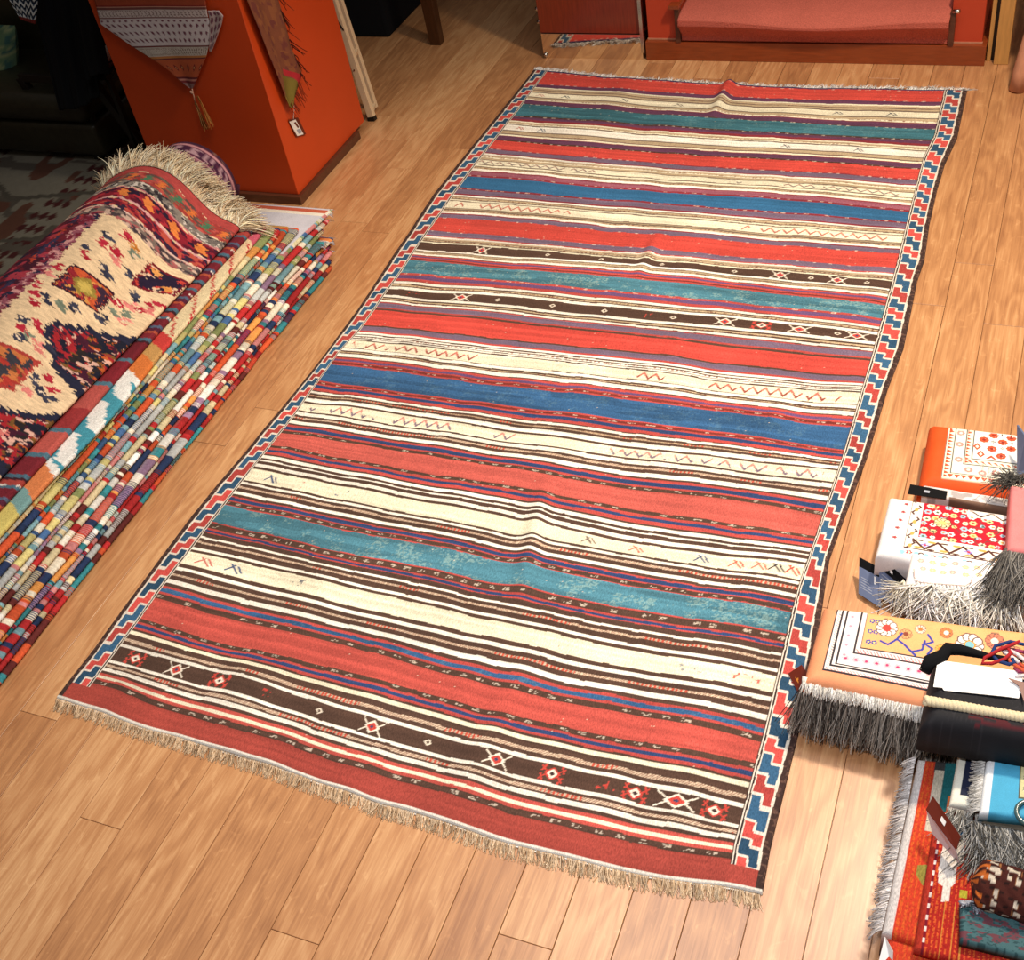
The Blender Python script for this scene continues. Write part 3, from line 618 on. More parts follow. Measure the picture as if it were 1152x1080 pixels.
nosed('folded_kilim', 'folded ikat kilim with cream, teal and orange zigzags, just under the maroon striped one', .6, 2.53, lambda y: -2.04 + (vnoise(y * 3, y * 0, 41) - .5) * .012 + .012 * np.exp(-((y - 1.65) / .2) ** 2) - .02 * np.clip((y - 2.2) / .3, 0, 1), ZP, .014, -2.30, ikat)
def stripes(Y, A):
    C = np.zeros(Y.shape + (3,)); Ya = Y - A * .15
    seq = [(.030, (112, 34, 46)), (.010, (74, 108, 128)), (.018, (164, 66, 60)), (.008, (60, 30, 40)), (.012, (74, 108, 128)), (.022, (126, 40, 50)), (.009, (176, 84, 60)), (.014, (84, 34, 56)), (.010, (82, 96, 122))]
    per = sum(s[0] for s in seq); y = Ya % per; a = 0
    for w_, c in seq: C[(y >= a) & (y < a + w_)] = c; a += w_
    m = (Ya > 1.42) & (Ya < 2.02); p = (Ya - 1.42) / .6
    for lo, hi, c in [(1.42, 1.47, (120, 38, 48)), (1.47, 1.485, (80, 116, 134)), (1.485, 1.56, (186, 88, 80)), (1.56, 1.575, (80, 116, 134)), (1.575, 1.65, (150, 52, 54)), (1.65, 1.74, (180, 84, 78)), (1.74, 1.755, (80, 116, 134)), (1.755, 1.84, (126, 36, 46)), (1.84, 1.852, (80, 116, 134)), (1.852, 1.92, (110, 34, 44))]:
        C[(Ya >= lo) & (Ya < hi)] = c
    dots = (abs(Ya % .11 - .05) < .003) & (((A / .008) % 1) > .45) & ((Ya < 1.4) | (Ya > 2.0)); C[dots] = (226, 216, 206)
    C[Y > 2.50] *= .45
    return C
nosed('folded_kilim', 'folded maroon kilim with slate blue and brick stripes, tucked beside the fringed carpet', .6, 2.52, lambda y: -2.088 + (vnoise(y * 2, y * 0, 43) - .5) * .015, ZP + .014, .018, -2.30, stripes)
ZC = ZP + .039
# carpet roll under the hump
ang = np.linspace(0, 2 * math.pi, 72, endpoint=False)
Ys = np.r_[np.arange(1.2, 2.62, .02), np.arange(2.62, 2.735, .004)]
er = np.sqrt(np.clip(1 - (1 - np.clip((Ys[-1] + .001 - Ys) / .02, 0, 1)) ** 2 * .25, 0, 1))
Y2, A2 = np.meshgrid(Ys, ang, indexing='ij'); RX, RZ = .135, .127
P = np.stack([-2.425 + RX * er[:, None] * np.cos(A2), Y2, .262 + RZ * er[:, None] * np.sin(A2)], -1)
C = np.zeros(P.shape); C[:] = (92, 44, 66); q = vnoise(A2 * 14, Y2 * 60, 51); C[q > .62] = (60, 34, 56); C[q > .76] = (150, 100, 110)
dY = 2.735 - Y2; C[(dY > .03) & (dY < .035)] = (196, 140, 146); C[(dY > .075) & (dY < .08)] = (190, 136, 146); m = (dY > .04) & (dY < .07); C[m & (q > .5)] = (70, 34, 60); C[m & (q < .4)] = (176, 140, 150); m = dY < .025; C[m] = (64, 36, 56); C[m & (q > .6)] = (130, 90, 80)
root = thing('rolled_carpet', (-2.425, 2, .135), 'rolled purple carpet, its round end showing between the cream fringe and the orange pedestal', 'carpet')
n0 = P.shape[1]; closed('rolled_pile', P, PILE, root, C, False)
# spiral end face
sp_ = []; 
for k in range(90):
    a = k * .28; rad = .012 + .118 * k / 89; sp_.append((-2.425 + rad * math.cos(a), 2.731 + .002, .262 + rad * .95 * math.sin(a)))
MB().tube(sp_, .006, 6).build('spiral_edge', fabric('dark_wool', .2, 500, .5, color=(70, 34, 50)), root, True)
mb = MB(); mb.add(P[-4], [tuple(range(n0))]); mb.build('end_face', fabric('roll_backing', .2, 500, .5, color=(58, 34, 46)), root)
# the carpet draped on top
PR = np.array([(-2.60, .0), (-2.605, .10), (-2.60, .22), (-2.585, .33), (-2.55, .395), (-2.49, .425), (-2.43, .437), (-2.376, .435), (-2.31, .428), (-2.262, .405), (-2.222, .362), (-2.192, .326), (-2.155, .302), (-2.118, .290), (-2.102, .279), (-2.108, .266), (-2.14, .2655)])
def smooth_poly(P, n, it=2):
    for _ in range(it):
        Q = [P[0]]
        for a, b in zip(P[:-1], P[1:]): Q += [a * .75 + b * .25, a * .25 + b * .75]
        P = np.array(Q + [P[-1]])
    d = np.r_[0, np.cumsum(np.linalg.norm(np.diff(P, axis=0), axis=1))]; u = np.linspace(0, d[-1], n)
    return np.stack([np.interp(u, d, P[:, k]) for k in range(2)], 1), d[-1]
prof, PLEN = smooth_poly(PR, 360)
def carpet_xyz():
    Ys = np.linspace(.62, 2.455, 700); n = len(prof)
    Y2 = np.repeat(Ys[:, None], n, 1); s = np.linspace(0, 1, n)[None]
    X = prof[None, :, 0] + np.zeros_like(Y2); Z = prof[None, :, 1] + np.zeros_like(Y2)
    near = np.clip((2.2 - Y2) / 1.0, 0, 1); right = np.clip((s - .7) / .3, 0, 1)
    X = X - near * right * .035
    Z = np.where(Z > .27, Z - (Z - .27) * near * .12, Z); 
    Z = Z + (vnoise(Y2 * 4, X * 6, 61) - .5) * .016 * np.clip((Z - .26) / .05, 0, 1)
    # the far corner is cut slightly on the skew
    Y2 = Y2 + (.05 * np.exp(-((X + 2.40) / .14) ** 2) - .012) * np.clip((Y2 - 1.2) / 1.2, 0, 1)
    return X, Y2, Z
CX_, CY_, CZ_ = carpet_xyz(); nyc, nxc = CX_.shape
ct = Tex(720, 1400, (226, 196, 156))     # s across the profile (left floor 0 .. right edge 1), t along the length (near 0 .. far 1)
def mott(mask, cols, fs, ft, seed, th=.6):
    for k, c in enumerate(cols):
        q = vnoise(ct.S * fs + k * 7.3, ct.T * ft + k * 3.1, seed + k); ct.m(mask & (q > th), c)
S0, T0 = ct.S, ct.T
ct.m(S0 > -1, (234, 206, 168))
left = (S0 < .617 + (vnoise(T0 * 200, S0 * 0, 300) - .5) * .02) & (T0 < .87)
ct.m(left, (112, 34, 48)); mott(left, [(36, 40, 66), (176, 60, 76), (70, 26, 44)], 36, 110, 301, .62)
m2 = left & (S0 > .575); ct.m(m2, (150, 84, 100)); mott(m2, [(36, 40, 66), (208, 150, 150), (120, 36, 56)], 60, 160, 305, .6)
m3 = left & (S0 > .53) & (S0 < .55); mott(m3, [(190, 70, 50), (60, 50, 80)], 30, 60, 309, .55)
def bandt(a, b, c, cols=(), fs=40, ft=300, seed=320, th=.6):
    w_ = (vnoise(S0 * 60, T0 * 0, seed + 9) - .5) * .004; m = (T0 + w_ > a) & (T0 + w_ < b); ct.m(m, c); mott(m, cols, fs, ft, seed, th); return m
bandt(.862, .881, (128, 112, 104), [(170, 96, 96), (72, 60, 66), (206, 176, 160)], 50, 260, 320)
bandt(.881, .884, (226, 190, 180))
bandt(.884, .904, (158, 40, 54), [(100, 26, 46), (190, 84, 70), (50, 36, 60)], 46, 240, 325)
bandt(.904, .908, (220, 160, 164))
m = bandt(.908, .935, (140, 34, 50), [(44, 28, 50), (90, 24, 44), (176, 50, 60)], 40, 180, 330)
for s in (.60, .70, .80, .90): ct.poly([(s - .012, .932), (s + .03, .926), (s + .035, .912), (s, .913)], (224, 130, 66), .008, 5, 's', 400)
bandt(.935, .938, (208, 130, 136))
bandt(.938, .955, (112, 104, 100), [(216, 206, 196), (52, 46, 52), (140, 130, 122)], 70, 220, 335, .58)
bandt(.955, .984, (160, 62, 58), [(110, 100, 84), (186, 84, 76), (96, 74, 70)], 44, 200, 340, .6)
for k, s in enumerate((.56, .62, .68, .745, .80, .86, .92)): ct.poly([(s, .962), (s + .022, .960), (s + .026, .975), (s + .004, .977)], [(214, 116, 60), (74, 120, 90)][k % 2], .006, 6, 's', 400)
bandt(.983, 1.01, (176, 72, 70))
def jp(pts, c, jag=.016, seed=1): ct.poly(pts, c, jag, seed, 's', 420)
# medallions
def medal(pts, frame, fills, seed):
    jp(pts, frame, .006, seed); P_ = np.array(pts); cc = P_.mean(0); jp([tuple(cc + (p - cc) * .86) for p in P_], fills[0], .01, seed + 1)
    m = np.zeros(S0.shape, bool); a0 = ct.a.copy(); jp([tuple(cc + (p - cc) * .84) for p in P_], (1, 2, 3), .01, seed + 1); m = (ct.a == (1, 2, 3)).all(-1); ct.a = a0; mott(m, fills[1:], 60, 90, seed + 20, .6)
    return cc
cc = medal([(.677, .750), (.822, .757), (.822, .711), (.671, .697)], (60, 26, 44), [(206, 92, 54), (60, 40, 60), (216, 150, 80), (150, 40, 50)], 400)
ct.dia(cc[0], cc[1], .045, .017, (150, 130, 60)); ct.dia(cc[0], cc[1], .03, .010, (200, 176, 90))
cc = medal([(.830, .845), (.965, .850), (.950, .811), (.824, .788)], (120, 24, 40), [(40, 30, 54), (206, 70, 60), (226, 190, 160), (40, 30, 54)], 420); ct.dia(cc[0] - .03, cc[1] + .012, .02, .007, (226, 160, 90)); ct.dia(cc[0] + .03, cc[1] - .006, .02, .007, (226, 150, 80))
cc = medal([(.66, .575), (.691, .574), (.808, .590), (.811, .528), (.766, .515), (.65, .50)], (176, 66, 60), [(180, 60, 52), (110, 70, 50), (200, 120, 70), (60, 60, 70)], 440); 
# stepped half-diamonds from the right edge
def steps(a, b, n):
    out = []
    for k in range(n):
        p = np.array(a) + (np.array(b) - a) * k / n; q = np.array(a) + (np.array(b) - a) * (k + 1) / n; out += [tuple(p), (q[0], p[1])]
    return out + [tuple(b)]
for tri, sd in (([(.752, .640), (.758, .658), (.826, .686), (.945, .712), (1.0, .735)], 460), ([(.775, .478), (.811, .500), (.88, .516), (.94, .534), (1.0, .556)], 470), ([(.72, .30), (.78, .33), (.9, .36), (1.0, .38)], 480)):
    lo = [(1.0, tri[0][1] - .08), (.94, tri[0][1] - .058), (.86, tri[0][1] - .045), (tri[0][0], tri[0][1] - .004)]
    pts = []
    for a, b in zip(tri[:-1], tri[1:]): pts += steps(a, b, 3)
    for a, b in zip(lo[:-1], lo[1:]): pts += steps(a, b, 3)
    jp(pts, (38, 40, 62), .012, sd); cc = np.mean(pts, 0); a0 = ct.a.copy(); jp([(p[0] + .014 + (cc[0] - p[0]) * .05, p[1] + (cc[1] - p[1]) * .2) for p in pts], (1, 2, 3), .02, sd + 1); m = (ct.a == (1, 2, 3)).all(-1); ct.a = a0
    ct.m(m, (164, 40, 48)); mott(m & (S0 > cc[0] - .02), [(190, 92, 44), (120, 84, 44), (44, 38, 40)], 50, 200, sd + 2, .58); mott(m, [(222, 176, 160), (70, 28, 48), (30, 32, 48)], 50, 160, sd + 6, .68)
    dk = (S0 > .955) & (T0 < tri[-1][1]) & (T0 > lo[0][1]); 
# scattered jagged motifs
RDm, NVm, GRm, PKm, OCm = (178, 40, 60), (58, 60, 80), (120, 132, 116), (222, 130, 124), (200, 130, 60)
g = np.random.default_rng(77)
mots = [(.694, .828, NVm), (.735, .845, RDm), (.70, .81, RDm), (.75, .805, PKm), (.665, .784, NVm), (.738, .812, RDm), (.747, .775, NVm), (.775, .77, NVm), (.78, .845, OCm), (.79, .83, GRm), (.80, .80, NVm), (.68, .775, RDm), (.67, .66, RDm), (.70, .672, NVm), (.74, .678, GRm), (.775, .69, NVm), (.65, .735, RDm), (.645, .715, PKm), (.64, .69, RDm), (.655, .675, RDm), (.713, .612, RDm), (.69, .625, NVm), (.735, .63, RDm), (.74, .605, GRm), (.72, .595, NVm), (.775, .605, PKm), (.80, .615, NVm), (.835, .562, NVm), (.86, .578, RDm), (.885, .565, RDm), (.865, .553, NVm), (.845, .54, PKm), (.90, .548, NVm), (.844, .748, RDm), (.87, .76, PKm), (.88, .744, GRm), (.905, .757, RDm), (.93, .766, PKm), (.85, .728, GRm), (.89, .728, PKm), (.92, .78, RDm), (.86, .775, NVm), (.96, .79, RDm), (.84, .71, NVm)] + [(g.uniform(.65, .9), g.uniform(.1, .48), [RDm, NVm, GRm, PKm][k % 4]) for k in range(50)]
for k, (s, t, c) in enumerate(mots):
    for q in range(4):
        a = g.uniform(-.012, .012); b = g.uniform(-.006, .006); w_ = g.uniform(.010, .022); h = g.uniform(.0025, .006)
        jp([(s + a - w_, t + b), (s + a, t + b + h), (s + a + w_, t + b - h * .4), (s + a, t + b - h)], tuple(np.clip(np.array(c) + g.uniform(-14, 14), 0, 255)), .012, 500 + k * 4 + q)
    if k % 3 == 0: ct.ell(s, t, .006, .002, (236, 214, 190))
ct.m((S0 > .975), ct.a[(S0 > .975)] * .8)
S_ = np.linspace(0, 1, nxc)[None] + np.zeros((nyc, 1)); T_ = np.linspace(0, 1, nyc)[:, None] + np.zeros((1, nxc))
jn = (np.random.default_rng(62).random(2000)[(T_ * 700).astype(int)] - .5) * .012 + (vnoise(T_ * 330, S_ * 9, 63) - .5) * .012
C = ct.get(np.clip(S_ + jn, 0, 1), T_)
C = C * (1 + (vnoise(T_ * 600, S_ * 60, 65) - .5) * .16)[..., None]
P = np.stack([CX_, CY_, CZ_], -1)
root = thing('fringed_carpet', (-2.35, 1.5, 0), 'red and cream knotted carpet with medallions and shaggy cream fringe draped over the left pile', 'carpet')
# the cloth has its own thickness: a second skin 6 mm inside
dx = np.gradient(prof[:, 0]); dz = np.gradient(prof[:, 1]); nn = np.stack([dz, -dx], 1); nn /= np.linalg.norm(nn, axis=1, keepdims=True)
Pin = P.copy(); Pin[..., 0] += nn[None, :, 0] * .005; Pin[..., 2] += nn[None, :, 1] * .005
Pin[..., 2] = np.maximum(Pin[..., 2], .0005)
V = np.concatenate([P.reshape(-1, 3), Pin[:, ::4].reshape(-1, 3)]); ni = Pin[:, ::4].shape[1]
F1 = gridF(nyc, nxc)[:, ::-1]; F2 = gridF(nyc, ni, nyc * nxc)
mk('knotted_pile', V, np.concatenate([F1, F2]), PILE, root, np.clip(np.concatenate([C.reshape(-1, 3), np.full((nyc * ni, 3), 90.)]), 0, 255))
e = P[-1, 60:352]; nrm = nn[60:352]
g = np.random.default_rng(8)
o = fringe('shaggy_fringe', root, e + np.c_[nrm[:, 0] * -.002, 0 * nrm[:, 0], nrm[:, 1] * -.002], np.c_[-nrm[:, 0] * .35 + .12, np.full(len(nrm), 1.), -nrm[:, 1] * .35], .085, .0017, 3400, [(250, 232, 200), (238, 216, 180), (255, 242, 216), (220, 192, 156)], .8, curl=.5, droop=.3, nseg=5, seed=12)
o['kind'] = 'stuff'
# ------------------------------------------------------------------ PEDESTAL
root = thing('display_pedestal', (-2.585, 3.28, 0), 'tall orange painted box pedestal on a dark wooden plinth', 'pedestal')
MB().box(-2.872, -2.298, 3.017, 3.53, .03, 1.0).build('body', ORANGE, root, bevel=.002)
MB().box(-2.865, -2.285, 3.000, 3.46, .0, .03).build('plinth', PLINTHWOOD, root, bevel=.001)
MB().box(-2.885, -2.287, 3.005, 3.543, 1.0, 1.02).build('top_board', ORANGE, root, bevel=.002)
def strip_cloth(name, parent, plane, val, rows, tex, mat, nu=120, nv=160, fold=.004, thick=.003, out=.0, seed=1, wav=9.):
    """rows: list of (pixel left, pixel right) from top to bottom, hung on the plane Y=val or X=val"""
    f = onY if plane == 'Y' else onX
    Lp = np.array([f(*r[0], val) for r in rows]); Rp = np.array([f(*r[1], val) for r in rows]); k = np.linspace(0, 1, len(rows)); v = np.linspace(0, 1, nv)
    L_ = np.stack([np.interp(v, k, Lp[:, i]) for i in range(3)], 1); R_ = np.stack([np.interp(v, k, Rp[:, i]) for i in range(3)], 1)
    u = np.linspace(0, 1, nu); P = L_[:, None] * (1 - u)[None, :, None] + R_[:, None] * u[None, :, None]
    U, Vv = np.meshgrid(u, v); ax = 1 if plane == 'Y' else 0; sg = -1 if plane == 'Y' else 1
    P[..., ax] += sg * (fold * (1 + np.sin(U * wav + Vv * 2)) + fold * vnoise(U * 4, Vv * 4, seed) + out)
    Q = P.copy(); Q[..., ax] -= sg * thick
    V = np.concatenate([P.reshape(-1, 3), Q.reshape(-1, 3)]); n = nu * nv; Fc = [tuple(q) for q in gridF(nv, nu)] + [tuple(q)[::-1] for q in gridF(nv, nu, n)]
    for a in range(nu - 1): Fc += [(a + 1, a, n + a, n + a + 1), ((nv - 1) * nu + a, (nv - 1) * nu + a + 1, n + (nv - 1) * nu + a + 1, n + (nv - 1) * nu + a)]
    for a in range(nv - 1): Fc += [(a * nu, (a + 1) * nu, n + (a + 1) * nu, n + a * nu), ((a + 1) * nu - 1 + nu, (a + 1) * nu - 1, n + (a + 1) * nu - 1, n + (a + 1) * nu - 1 + nu)]
    C = tex.get(U, Vv); C = np.concatenate([C.reshape(-1, 3)] * 2)
    return mk(name, V, Fc, mat, parent, C), P
def over_top(mb, x0, x1, y, z, ymax):
    mb.box(x0, x1, y, ymax, z, z + .004)
# runner with tassel hanging on the front
tx = Tex(500, 700, (168, 84, 56)); RD_ = (120, 40, 36)
def row(t0, t1, c): tx.rect(0, 1, t0, t1, c)
row(.0, .17, (150, 70, 46))
for k in range(14): tx.dia(.04 + k * .075, .08, .02, .02, (110, 60, 40))
row(.17, .185, RD_); row(.185, .195, (200, 150, 130)); row(.195, .215, (110, 70, 66)); row(.215, .3, (196, 186, 184))
for k in range(30): tx.line([(k / 30, .225), (k / 30 + .022, .29)], .006, (110, 90, 90)); tx.line([(k / 30 + .02, .225), (k / 30, .29)], .004, (130, 110, 110))
row(.3, .312, (100, 44, 46)); row(.312, .52, (206, 200, 204))
for r in range(4):
    for k in range(18): tx.ell(.02 + k * .056 + (r % 2) * .028, .34 + r * .047, .012, .013, (112, 70, 86))
row(.52, .532, (100, 44, 46)); row(.532, .61, (190, 184, 176))
for k in range(30): tx.line([(k / 30, .54), (k / 30 + .022, .60)], .006, (120, 96, 90)); tx.line([(k / 30 + .02, .54), (k / 30, .60)], .004, (120, 110, 100))
row(.61, .625, (180, 120, 70)); row(.625, .64, (90, 40, 50)); row(.64, .82, (176, 88, 56))
for k in range(6): tx.dia(.12 + k * .17, .73, .04, .04, (110, 40, 40)); tx.dia(.12 + k * .17, .73, .018, .018, (200, 150, 100))
row(.82, .84, (96, 40, 44)); row(.84, .86, (180, 120, 110)); row(.86, .89, (110, 44, 50)); row(.89, 1.0, (130, 100, 100))
root = thing('table_runner', onY(180, 0, 3.0), 'terracotta and white pointed table runner with a tassel hanging down the orange pedestal', 'textile')
strip_cloth('hanging_cloth', root, 'Y', 3.004, [((96, -60), (228, -60)), ((107, 0), (231, 0)), ((111, 15), (233, 14)), ((114, 27), (236, 26)), ((145, 49), (236, 48)), ((172, 66), (232, 64)), ((190, 78), (226, 78)), ((205, 92), (220, 93)), ((214, 99), (217, 99))], tx, VCLOTH, fold=.0015, thick=.003, wav=8)
ty = Tex(60, 120, (176, 160, 160)); 
for k in range(5):
    for r in range(3): ty.ell(.2 + r * .3, .12 + k * .19, .1, .07, (110, 70, 86))
strip_cloth('side_fold', root, 'Y', 3.003, [((234, 12), (246, 12)), ((236, 20), (251, 18)), ((236, 35), (249, 28)), ((236, 48), (244, 42)), ((236, 58), (238, 58))], ty, VCLOTH, 30, 40, .001)
tp = onY(216, 100, 2.996)
cd = MB(); cd.tube([tp, onY(218, 108, 2.994), onY(220, 117, 2.996)], .0022, 6); cd.tube([onY(214, 103, 2.992), onY(217, 105, 2.992)], .004, 8)
cd.build('tassel_cord', fabric('tassel_cord', .2, 500, .4, color=(190, 150, 130)), root, True)
a = onY(220, 116, 2.994); pts = [a + np.array([x, 0, 0]) for x in (-.004, .004)]
fringe('tassel', root, pts, (.02, -.02, -1), .085, .0016, 60, [(150, 92, 44), (176, 116, 60), (190, 140, 90)], .18, curl=.1, seed=3)
a = onY(222, 108, 2.994); fringe('tassel', root, [a + np.array([x, 0, 0]) for x in (-.002, .003)], (.12, -.02, -1), .1, .0013, 26, [(160, 100, 44), (186, 130, 70)], .1, curl=.1, seed=4)
mbx = MB(); mbx.box(-2.86, -2.42, 2.99, 3.3, 1.021, 1.025); mbx.hexa([(-2.86, 2.985, .82), (-2.42, 2.985, .82), (-2.42, 2.99, .82), (-2.86, 2.99, .82), (-2.86, 2.985, 1.025), (-2.42, 2.985, 1.025), (-2.42, 2.99, 1.025), (-2.86, 2.99, 1.025)])
mbx.build('top_flap', fabric('runner_cloth', .2, 500, .4, color=(150, 70, 46)), root)
# shawl over the front corner
tz = Tex(200, 500, (126, 74, 52)); tz.m(vnoise(tz.S * 9, tz.T * 22, 71) > .6, (138, 84, 54)); tz.m(vnoise(tz.S * 14, tz.T * 30, 72) > .72, (112, 60, 52))
tz.rect(0, 1, .0, .04, (120, 60, 48)); tz.poly([(.35, .6), (1, .72), (1, .8), (.3, .66)], (176, 44, 52)); tz.poly([(.2, .66), (1.02, .8), (1.02, 1), (0, 1), (.1, .8)], (120, 104, 44)); tz.poly([(0, .85), (.25, 1), (0, 1)], (150, 130, 60))
root = thing('shawl', onX(300, 0, -2.27), 'rust and olive paisley shawl with knotted tassels over the lit edge of the orange pedestal', 'shawl')
strip_cloth('hanging_cloth', root, 'X', -2.282, [((262, -50), (300, -50)), ((275, 0), (311, 0)), ((286, 27), (320, 30)), ((297, 55), (327, 55)), ((305, 75), (336, 72)), ((312, 92), (339, 84)), ((318, 108), (332, 106)), ((324, 121), (327, 121))], tz, VCLOTH, 80, 160, .005, .003, seed=5)
shb = MB(); shb.box(-2.5, -2.26, 3.03, 3.2, 1.021, 1.026); shb.box(-2.266, -2.262, 3.03, 3.2, .78, 1.026); shb.build('top_flap', fabric('shawl_cloth', .2, 500, .4, color=(128, 70, 50)), root)
ed = [onX(x, y, -2.272) for x, y in [(308, -30), (312, 0), (322, 30), (329, 55), (339, 84)]]
fringe('knotted_fringe', root, ed, (.03, .3, -1), .06, .0022, 22, [(90, 36, 26), (120, 50, 30), (70, 30, 26)], .4, curl=.7, seed=6)['kind'] = 'stuff'
ed = [onX(x, y, -2.272) for x, y in [(339, 84), (333, 104), (326, 120)]]
fringe('knotted_fringe', root, ed, (.03, .12, -1), .05, .0018, 18, [(120, 44, 26), (150, 60, 30)], .4, curl=.4, seed=7)['kind'] = 'stuff'
def quad_card(name, px4, f, val, th, mat, parent, off=0.):
    P = [f(*p, val) for p in px4]; n = np.cross(P[1] - P[0], P[3] - P[0]); n = _n(n); 
    if n[2] < 0 and abs(n[2]) > .1 or (abs(n[2]) <= .1 and (n @ (np.array([0, 0, H]) - P[0])) < 0): n = -n
    Q = [p + n * (off + th) for p in P]; P = [p + n * off for p in P]
    return MB().hexa(P + Q).build(name, mat, parent)
root = thing('price_tag', onX(334, 143, -2.29), 'small white price tag with a dark maroon edge hanging below the shawl tassels', 'tag')
quad_card('backing_card', [(324, 135), (335, 132), (344, 151), (333, 154)], onX, -2.294, .0012, MAROONCARD, root)
quad_card('printed_face', [(325, 137), (332, 134.5), (341, 151), (334, 153)], onX, -2.294, .0006, CARDW, root, .0013)
quad_card('printed_mark', [(330, 138), (332, 137), (336, 143), (334.5, 144)], onX, -2.294, .0003, MAROONCARD, root, .002)
quad_card('printed_mark', [(333, 146), (337, 144.5), (339, 149), (335.5, 150.5)], onX, -2.294, .0003, INK, root, .002)
a = onX(330, 134, -2.292); MB().tube([a, onX(331, 122, -2.288), onX(330, 112, -2.284)], .0008, 5).build('string', FRW, root)
# leaning easel frame beside the pedestal
root = thing('folding_easel', (-2.30, 3.6, 0), 'pale wooden easel leg with black hardware leaning beside the orange pedestal', 'easel')
a, b = at(419, 134, .004) + np.array([0, 0, .0]), onY(373, -6, 3.66)
dlt = (b - a); lg_ = MB().bar(a + np.array([0, 0, .004]), a + dlt * 1.9, .026, .020).build('leg', PALEWOOD, root, bevel=.001)
a2 = a + np.array([-.02, .07, .0]); MB().bar(a2 + np.array([0, 0, .01]), a2 + dlt * 1.9, .018, .018).build('leg', PALEWOOD, root, bevel=.001)
MB().bar(a - dlt * .01, a + dlt * .025, .028, .022).build('rubber_foot', BLACKW, lg_)
s0 = a + dlt * .80; MB().bar(s0 + np.array([.015, -.012, -.03]), s0 + np.array([-.03, -.012, .055]), .004, .008).build('folding_stay', BLACKW, root)
MB().tube([a + dlt * .42 + np.array([0, -.014, 0]), a + dlt * .42 + np.array([0, -.011, 0])], .003, 8).build('screw', STEEL, lg_)
m_ = a + dlt * .05; MB().bar(m_ + np.array([0, .0, 0]), m_ + np.array([-.02, .07, .0]), .014, .018, (0, 0, 1)).build('crossbar', PALEWOOD, root, bevel=.001)
m_ = a + dlt * .5; MB().bar(m_, m_ + np.array([-.02, .07, .0]), .014, .018, (0, 0, 1)).build('crossbar', PALEWOOD, root, bevel=.001)
# ------------------------------------------------------------------ dark table and screen behind
root = thing('dark_table', (-2.6, 4.6, 0), 'dark brown wooden table with square legs in the shadow behind the pedestal', 'table')
for (x, y) in ((-2.32, 4.235), (-3.15, 4.235), (-2.32, 5.0), (-3.15, 5.0)):
    MB().hexa([(x - .022, y - .02, 0), (x + .026, y - .02, 0), (x + .026, y + .02, 0), (x - .022, y + .02, 0), (x - .032, y - .025, .71), (x + .03, y - .025, .71), (x + .03, y + .025, .71), (x - .032, y + .025, .71)]).build('leg', DARKWOOD, root, bevel=.002)
MB().box(-3.25, -2.24, 4.15, 5.1, .71, .745).build('tabletop', DARKWOOD, root, bevel=.003)
MB().box(-3.13, -2.34, 4.225, 4.245, .62, .71).build('apron', DARKWOOD, root); MB().box(-3.13, -2.34, 4.99, 5.01, .62, .71).build('apron', DARKWOOD, root)
root = thing('storage_trunk', (-2.95, 4.35, 0), 'near-black cloth covered box on the floor under the dark table', 'box')
MB().hexa([(-3.1, 4.28, 0), (-2.56, 4.28, 0), (-2.56, 4.9, 0), (-3.1, 4.9, 0), (-3.08, 4.3, .5), (-2.58, 4.3, .5), (-2.58, 4.88, .5), (-3.08, 4.88, .5)]).build('body', BLACKCLOTH, root, bevel=.01)
MB().box(-3.11, -2.55, 4.27, 4.91, .5, .54).build('lid', BLACKCLOTH, root, bevel=.008)
# ------------------------------------------------------------------ cabinet with the mirror-steel base
root = thing('display_cabinet', (-1.61, 4.4, 0), 'reddish mahogany cabinet with a polished mirror kick plate beside the step', 'cabinet')
cb_ = MB().box(-1.811, -1.412, 4.127, 4.62, .098, 1.4).build('body', MAHOG, root, bevel=.002)
cp_ = MB().box(-1.808, -1.408, 4.124, 4.61, 0, .096).build('mirror_plinth', MIRROR, root, bevel=.0008)
MB().box(-1.4115, -1.398, 4.115, 4.135, .03, 1.4).build('metal_edge_strip', STEEL, root, bevel=.001)
for z in (.13, .18): MB().tube([(-1.813, 4.15, z), (-1.826, 4.15, z)], .008, 10).build('hinge_knuckle', STEEL, cb_, True)
MB().tube([(-1.80, 4.123, .012), (-1.80, 4.117, .012)], .008, 12).build('corner_screw', STEEL, cp_, True)
# ------------------------------------------------------------------ carpeted step
root = thing('carpeted_step', (-.8, 4.3, 0), 'red painted step with brown wooden kick board below the terracotta runner', 'step')
MB().box(-1.395, -.206, 4.122, 4.9, 0, .07).build('kick_board', KICKWOOD, root, bevel=.0015)
MB().box(-1.388, -1.262, 4.142, 4.9, .07, .245).build('riser', STEPRED, root, bevel=.002); MB().box(-.326, -.222, 4.142, 4.9, .07, .245).build('riser', STEPRED, root, bevel=.002)
MB().box(-1.262, -.326, 4.142, 4.9, .07, .165).build('tread', KICKWOOD, root, bevel=.002)
MB().box(-1.392, -.218, 4.5, 4.9, .245, .42).build('upper_riser', STEPRED, root, bevel=.002)
MB().box(-1.276, -1.258, 4.118, 4.143, .071, .20).build('side_strip', PLINTHWOOD, root, bevel=.001); MB().box(-.33, -.312, 4.118, 4.143, .071, .186).build('side_strip', PLINTHWOOD, root, bevel=.001)
MB().box(-1.292, -1.255, 4.105, 4.5, .198, .212).build('nosing_end', KICKWOOD, root, bevel=.001)
MB().tube([(-.322, 4.118, .190), (-.300, 4.112, .194)], .007, 10).build('chrome_stud', STEEL, root, True)
MB().box(-1.39, -.22, 4.14, 4.145, .0705, .076).build('ledge_trim', PINKWOOD, root)
